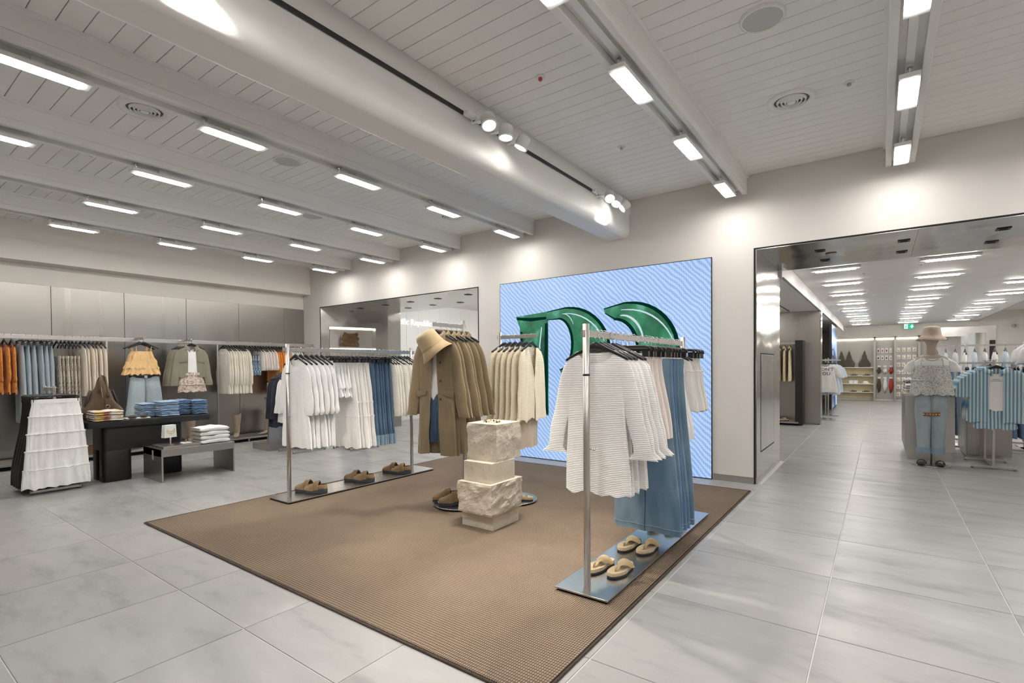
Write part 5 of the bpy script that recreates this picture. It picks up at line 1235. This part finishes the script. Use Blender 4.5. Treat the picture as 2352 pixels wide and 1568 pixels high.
# ------------------------------------------------------------------ striped shirt stand
h_stand(1.125, 8.78, .21, .31, 1.345, 'steel stand with foot bars carrying the striped shirts', .33, 'x')
for k, y in enumerate(span(8.40, 8.98, 6)):
    hang(stripe[0 if k == 0 else 1], 'wing', 'striped_shirt', 'blue and white striped shirt', 'shirt', (1.135, y, 1.342), (.0 if k == 0 else rj.uniform(-.06, .06)), 'from the front of the hall stand', k, 6, 'striped shirts on the hall stand')
ti = thing('white_tee', 'white printed tee inside the open striped shirt', 'tee', (1.135, 8.415, 1.342)); parts(ti, tee_white[0])
link('chest_print', MB().box(-.05, .05, -.012, -.004, -.001, 0).box(-.035, .03, .008, .016, -.001, 0).mesh('chest_print', 'plastic_grey', False), ti).matrix_local = Matrix.Translation((0, -.045, -.25)) @ Matrix.Rotation(PI / 2, 4, 'X')
ws2 = thing('striped_shorts', 'blue and white striped shorts under the foremost striped shirt', 'shorts', (1.135, 8.43, 1.342)); parts(ws2, skirt_g('stripeshort', 'stripe_shirt', z0=-.60, length=.24, w0=.16, w1=.2, d0=.03, d1=.05, seed=420, fold=.01, freq=3))
# steel block behind it
sb2 = thing('display_block', 'brushed steel block behind the striped shirt stand', 'plinth', (1.17, 9.6, 0)); bevel(MB().box(-.21, .24, -.35, .6, .05, 1.0).obj('body', 'panel_steel', sb2), .003); MB().box(-.19, .22, -.33, .58, 0, .05).obj('kick_plinth', 'bench_steel', sb2)
# jeans racks further back
def simple_rack(cx, y0, y1, ztop, lab, along='y', x1=None):
    t = thing('clothes_rack', lab, 'rack', (cx, y0, 0))
    if along == 'y':
        for y in (0, y1 - y0): MB().cyl(0, y, 0.01, ztop + .03, .014).obj('post', 'post_steel', t)
        MB().box(-.006, .006, -.04, y1 - y0 + .04, ztop - .03, ztop).obj('rail', 'post_steel', t); MB().box(-.18, .18, -.06, y1 - y0 + .06, 0, .02).obj('base_plate', 'bench_steel', t)
    else:
        for x in (0, x1 - cx): MB().cyl(x, 0, .01, ztop + .03, .014).obj('post', 'post_steel', t)
        MB().box(-.04, x1 - cx + .04, -.006, .006, ztop - .03, ztop).obj('rail', 'post_steel', t); MB().box(-.06, x1 - cx + .06, -.18, .18, 0, .02).obj('base_plate', 'bench_steel', t)
    return t
simple_rack(.86, 10.6, 10.6, 1.32, 'clothes rack with hanging jeans behind the counter', 'x', 1.75)
for k, x in enumerate(span(.90, 1.70, 9)): hang(jean_dk2[k % 2], 'clip', 'jeans', 'dark blue jeans behind the counter', 'jeans', (x, 10.6, 1.321), PI / 2 + rj.uniform(-.05, .05), 'from the left on the rear rack', k, 9, 'jeans on the rear rack', hang_label='dark jeans of the rear rack')
simple_rack(.70, 11.6, 11.6, 1.62, 'taller clothes rack with tops further down the hall', 'x', 1.9)
for k, x in enumerate(span(.8, 1.8, 9)): hang((whitesh, bluetee, greytee)[k % 3][0], 'wing', 'shirt', 'pale shirt on the taller hall rack', 'shirt', (x, 11.6, 1.621), PI / 2 + rj.uniform(-.05, .05), 'from its left end', k, 9, 'shirts on the taller hall rack', hang_label='shirt of the taller hall rack')
simple_rack(1.90, 10.1, 11.0, 1.72, 'clothes rack with pale garments at the right picture edge')
for k, y in enumerate(span(10.12, 10.9, 8)): hang((whitesh, peach, greytee, bluetee)[k % 4][0], 'wing', 'shirt', 'pale garment at the right picture edge', 'shirt', (1.92, y, 1.721), rj.uniform(-.05, .05) + .3, 'from the near post', k, 8, 'pale garments at the right edge', hang_label='pale garment at the right edge')
for k, y in enumerate(span(10.15, 10.85, 6)): parts(thing('shorts', 'denim shorts hanging under the pale garments, %s from the near post' % ORD[k], 'shorts', (1.94, y, 1.36), .3, 'denim shorts at the right edge'), garment('dshort', lambda: skirt_g('dshort0', 'denim_blue', z0=-.10, length=.30, w0=.16, w1=.2, seed=430)))
# ------------------------------------------------------------------ yellow shirts on the partition
yr = thing('wall_rail', 'steel rail with yellow shirts on the hall partition', 'rail', (-1.5, 12.45, 0)); MB().box(-1.2, .03, -.008, .008, 1.745, 1.785).obj('bar', 'post_steel', yr)
for k, x in enumerate(span(-1.58, -2.2, 7)): hang(yellow[k % 2], 'wing', 'shirt', 'pale yellow cotton shirt', 'shirt', (x, 12.45, 1.786), PI / 2 + rj.uniform(-.08, .08), 'from the black fin in the hall', k, 7, 'yellow shirts in the hall')
yp = thing('display_plinth', 'low steel plinth under the yellow shirts', 'plinth', (-1.95, 12.44, 0)); MB().box(-.6, .55, -.22, .22, .05, .08).obj('top_plate', 'bench_steel', yp); MB().box(-.55, .5, -.18, .2, 0, .05).obj('core', 'black_gap', yp)
for k, (s, x) in enumerate(((-1, -1.86), (1, -1.72))): shoe('sandal', 'sandal', s, (x, 12.38, .0805), -1.2, 'brown sandal on the plinth under the yellow shirts, %s one' % ('left', 'right')[k], 'sandal', 'sandals under the yellow shirts')
# ------------------------------------------------------------------ tee stands and the portrait screen
for k, (y, zt, g) in enumerate(((13.9, 1.42, greytee), (15.1, 1.42, bluetee))):
    t = thing('garment_stand', 'slim steel stand with tees, %s the portrait screen' % ('in front of' if k == 0 else 'beside'), 'stand', (-1.0, y, 0))
    bevel(MB().box(-.22, .16, -.15, .15, 0, .03).obj('base_plate', 'base_steel', t), .002)
    for x in (-.12, .02): MB().box(x - .012, x + .012, -.012, .012, .03, zt + .03).obj('post', 'post_steel', t)
    MB().box(-.20, .20, -.006, .006, zt - .03, zt).obj('arm', 'post_steel', t)
    for q in range(2):
        tt = hang(g[0] if q == 0 else bluetee[0], 'wing', 'tee', ['grey marl tee with black print', 'pale blue tee behind the grey tee', 'pale blue tee beside the portrait screen', 'pale blue tee rearmost by the portrait screen'][2 * k + q], 'tee', (-1.04 + .05 * q, y - .02 + .12 * q, zt + .001), .1 + .25 * q, 'on the %s slim stand, %s' % (('first', 'second')[k], ('front', 'back')[q]))
        if k == 0 and q == 0:
            for txt, z in (("DON'T", -.27), ('YOU.', -.37)):
                link('back_print', text_mesh('back_print', txt, .105, 'black_matte', 0, 'CENTER'), tt).matrix_local = Matrix.Translation((0, -.062, z)) @ Matrix.Rotation(PI / 2, 4, 'X')
t = NT('screen_swirl').base((.01, .01, .01), .3); v = t.coord((1, .5, .8))
wv = t.n('ShaderNodeTexWave', wave_type='RINGS', rings_direction='SPHERICAL'); wv.inputs['Scale'].default_value = .42; wv.inputs['Distortion'].default_value = 2; wv.inputs['Detail'].default_value = 1; wv.inputs['Phase Offset'].default_value = 2.2; t.l(v, 'Vector', wv, 'Vector')
r = t.ramp(wv, 'Fac', [(.0, (.01, .02, .05)), (.35, (.03, .12, .32)), (.6, (.12, .36, .75)), (.85, (.5, .68, .92))]); t.l(r, 'Color', t.b, 'Emission Color'); t.b.inputs['Emission Strength'].default_value = .8
ps_ = thing('portrait_screen', 'tall portrait screen with a blue swirl along the hall', 'screen', (-1.03, 15.65, 0))
MB().box(-.05, 0, 0, 1.9, .12, 2.36).obj('frame', 'black_matte', ps_); MB().box(0, .004, .02, 1.88, .14, 2.34).obj('display', 'screen_swirl', ps_)
for txt, y0, z, s_ in (('TURE', .12, 1.72, .17), ('THE', .22, 1.55, .17), ('- - -', .5, .42, .16)):
    link('screen_words', text_mesh('screen_words', txt, s_, 'screen_text'), ps_).matrix_local = Matrix.Translation((.006, y0, z)) @ Matrix.Rotation(PI / 2, 4, 'Z') @ Matrix.Rotation(PI / 2, 4, 'X')
# ------------------------------------------------------------------ far wall: lit shelving, accessories, mirrors, exit sign
YF = 22.4
sv = thing('wall_shelving', 'lit wall shelving at the end of the hall', 'shelving', (0, YF, 0))
MB().box(-1.15, 1.45, -.02, 0, .05, 2.26).obj('back_panel', 'shelf_steel', sv)
for x in (-1.15, -.16, .42, 1.07, 1.42): MB().box(x - .03, x + .03, -.36, 0, 0, 2.26).obj('divider', 'shelf_steel', sv)
MB().box(-1.15, 1.45, -.36, 0, 2.22, 2.30).obj('top_rail', 'shelf_steel', sv)
for x0, x1 in ((-1.12, -.19), (-.13, .39), (.45, 1.04)): MB().box(x0, x1, -.06, -.03, 2.18, 2.215).obj('shelf_light', 'led_shelf', sv)
for z in (1.19, .89, .60, .30): MB().box(-1.12, -.19, -.34, -.02, z - .02, z).obj('shelf', 'white_paint', sv)
MB().box(-1.12, -.19, -.03, -.021, .05, 1.17).obj('cream_backing', 'pale_yellow', sv)
for k, x in enumerate((-.92, -.46)):
    t = thing('mesh_bag', 'dark mesh shoulder bag on the top lit shelf, %s one' % ('left', 'right')[k], 'bag', (x, YF - .18, 1.191), 0, 'mesh bags on the lit shelf'); rs = []
    for i in range(13): u = i / 12; hw = keys([(0, .17), (.2, .18), (.6, .08), (1, .015)], u)[0]; rs.append([(hw * math.cos(a), .05 * (1 - .7 * u) * math.sin(a), .56 * u) for a in [2 * PI * j / 18 for j in range(18)]])
    MB().rings(rs, True, True).obj('body', 'mesh_olive', t); MB().tube([(-.03, 0, .5), (0, 0, .62), (.03, 0, .5)], .012, 6).obj('handle', 'mesh_olive', t)
for k, (x, z) in enumerate(((-.78, .89), (-.40, .89), (-.80, .30), (-.42, .30))):
    strappy((x, YF - .18, z + .001), 1.2, 'dark sandal on the %s lit shelf, %s one' % (('second', 'lowest')[k // 2], ('left', 'right')[k % 2]))
for k, x in enumerate((-.86, -.72)): tag(bevel(MB().box(x - .06, x + .06, YF - .22, YF - .20, .602, .72).obj('price_card', 'paper_white'), .002), 'small white card on the third lit shelf, %s one' % ('left', 'right')[k], 'card', 'cards on the lit shelf')
tc = thing('sun_hat', 'cream sun hat lying on the third lit shelf', 'hat', (-.42, YF - .19, .625)); MB().rings(hat_mesh(.075, .07, .075, .015)).obj('crown_and_brim', 'ivory_gauze', tc)
def card(x, z, w_, h, lab, grp, dark='gold'):
    t = thing('accessory_card', lab, 'card', (x, YF - .04, z), 0, grp)
    MB().box(-w_ / 2, w_ / 2, -.004, 0, -h / 2, h / 2).obj('card', 'paper_white', t); MB().blob((0, -.008, -h * .05), w_ * .22, .006, h * .25, 8, 5).obj('pendant', dark, t)
for r_, z in enumerate((1.78, 1.52)):
    for c in range(4): card(-.06 + .12 * c, z, .085, .17, 'white accessory card, %s in the %s row of the narrow bay' % (ORD[c], ('upper', 'lower')[r_]), 'accessory cards in the narrow bay', ('dark_leather', 'red_lens', 'dark_leather', 'gold')[c])
for r_, (z, h) in enumerate(((1.19, .24), (.78, .50))):
    for c in range(3):
        t = thing('hair_accessory', 'scarf hanging on a white card, %s in the %s row of the narrow bay' % (ORD[c], ('upper', 'lower')[r_]), 'scarf', (-.03 + .17 * c, YF - .05, z), 0, 'scarves in the narrow bay')
        MB().box(-.045, .045, -.004, 0, .0, .06).obj('card', 'paper_white', t)
        MB().tube([(-.02, -.015, 0), (-.03, -.02, -h * .5), (-.01, -.02, -h)], [.015, .04, .02], 6).tube([(.02, -.015, 0), (.03, -.02, -h * .5), (.02, -.02, -h * .9)], [.015, .04, .02], 6).obj('scarf', ('suede_brown', 'paper_white', 'red_lens')[c], t)
for r_ in range(7):
    for c in range(4): card(.52 + .145 * c, 1.80 - .26 * r_, .11, .15, 'white jewellery card, %s in row %s from the top of the wide bay' % (ORD[c], ('one', 'two', 'three', 'four', 'five', 'six', 'seven')[r_]), 'jewellery cards in the wide bay')
ex = thing('exit_sign', 'green illuminated exit sign with a running figure and an arrow', 'sign', (.80, YF - .10, 2.60))
MB().box(-.145, .145, -.02, .02, -.10, .10).obj('body', 'plastic_grey', ex); MB().box(-.14, .14, -.024, -.02, -.095, .095).obj('panel', 'exit_green', ex)
MB().box(-.13, -.03, -.026, -.024, -.08, .08).obj('doorway', 'exit_white', ex)
MB().prism([(.03, -.02), (.085, .06), (.13, -.02), (.10, -.02), (.10, -.06), (.06, -.06), (.06, -.02)], 'xz', -.027, -.025).obj('arrow', 'exit_white', ex)
MB().tube([(-.07, -.028, .045), (-.085, -.028, .0), (-.06, -.028, -.03), (-.075, -.028, -.07)], .011, 6).tube([(-.085, -.028, .0), (-.11, -.028, -.06)], .010, 6).tube([(-.11, -.028, .02), (-.075, -.028, .035), (-.05, -.028, .01)], .008, 6).blob((-.062, -.028, .065), .012, .004, .012, 8, 5).obj('running_figure', 'exit_green', ex)
struct(MB().box(1.42, 3.02, YF - .03, YF, 0, 2.52).obj('trim_7', 'bench_steel'))
mr = thing('wall_mirror_panel', 'tall mirror panel on the far wall behind the mannequin', 'mirror', (1.95, YF - .05, 0)); MB().box(-.45, .30, -.01, 0, .1, 2.2).obj('glass', 'mirror', mr); MB().box(-.47, .32, 0, .015, .08, 2.22).obj('frame', 'bench_steel', mr)
dm = thing('fitting_mirror', 'second mirror panel by the black door on the far wall', 'mirror', (2.62, YF - .05, 0)); MB().box(-.28, .16, -.01, 0, .1, 2.3).obj('glass', 'mirror', dm); MB().box(-.30, .18, 0, .015, .08, 2.32).obj('frame', 'bench_steel', dm)
struct(MB().box(2.86, 3.0, YF - .06, YF - .03, .1, 2.05).obj('door_1', 'black_matte'))
cd = thing('security_camera', 'small dome camera high on the pale wall at right', 'camera', (3.42, YF - .02, 2.48)); MB().disc(0, 0, -.02, .02, .11, .006, 24).xf(Matrix.Rotation(PI / 2, 4, 'X')).obj('plate', 'white_gloss', cd); MB().blob((0, -.05, 0), .065, .06, .065, 14, 8).obj('dome', 'plastic_grey', cd)
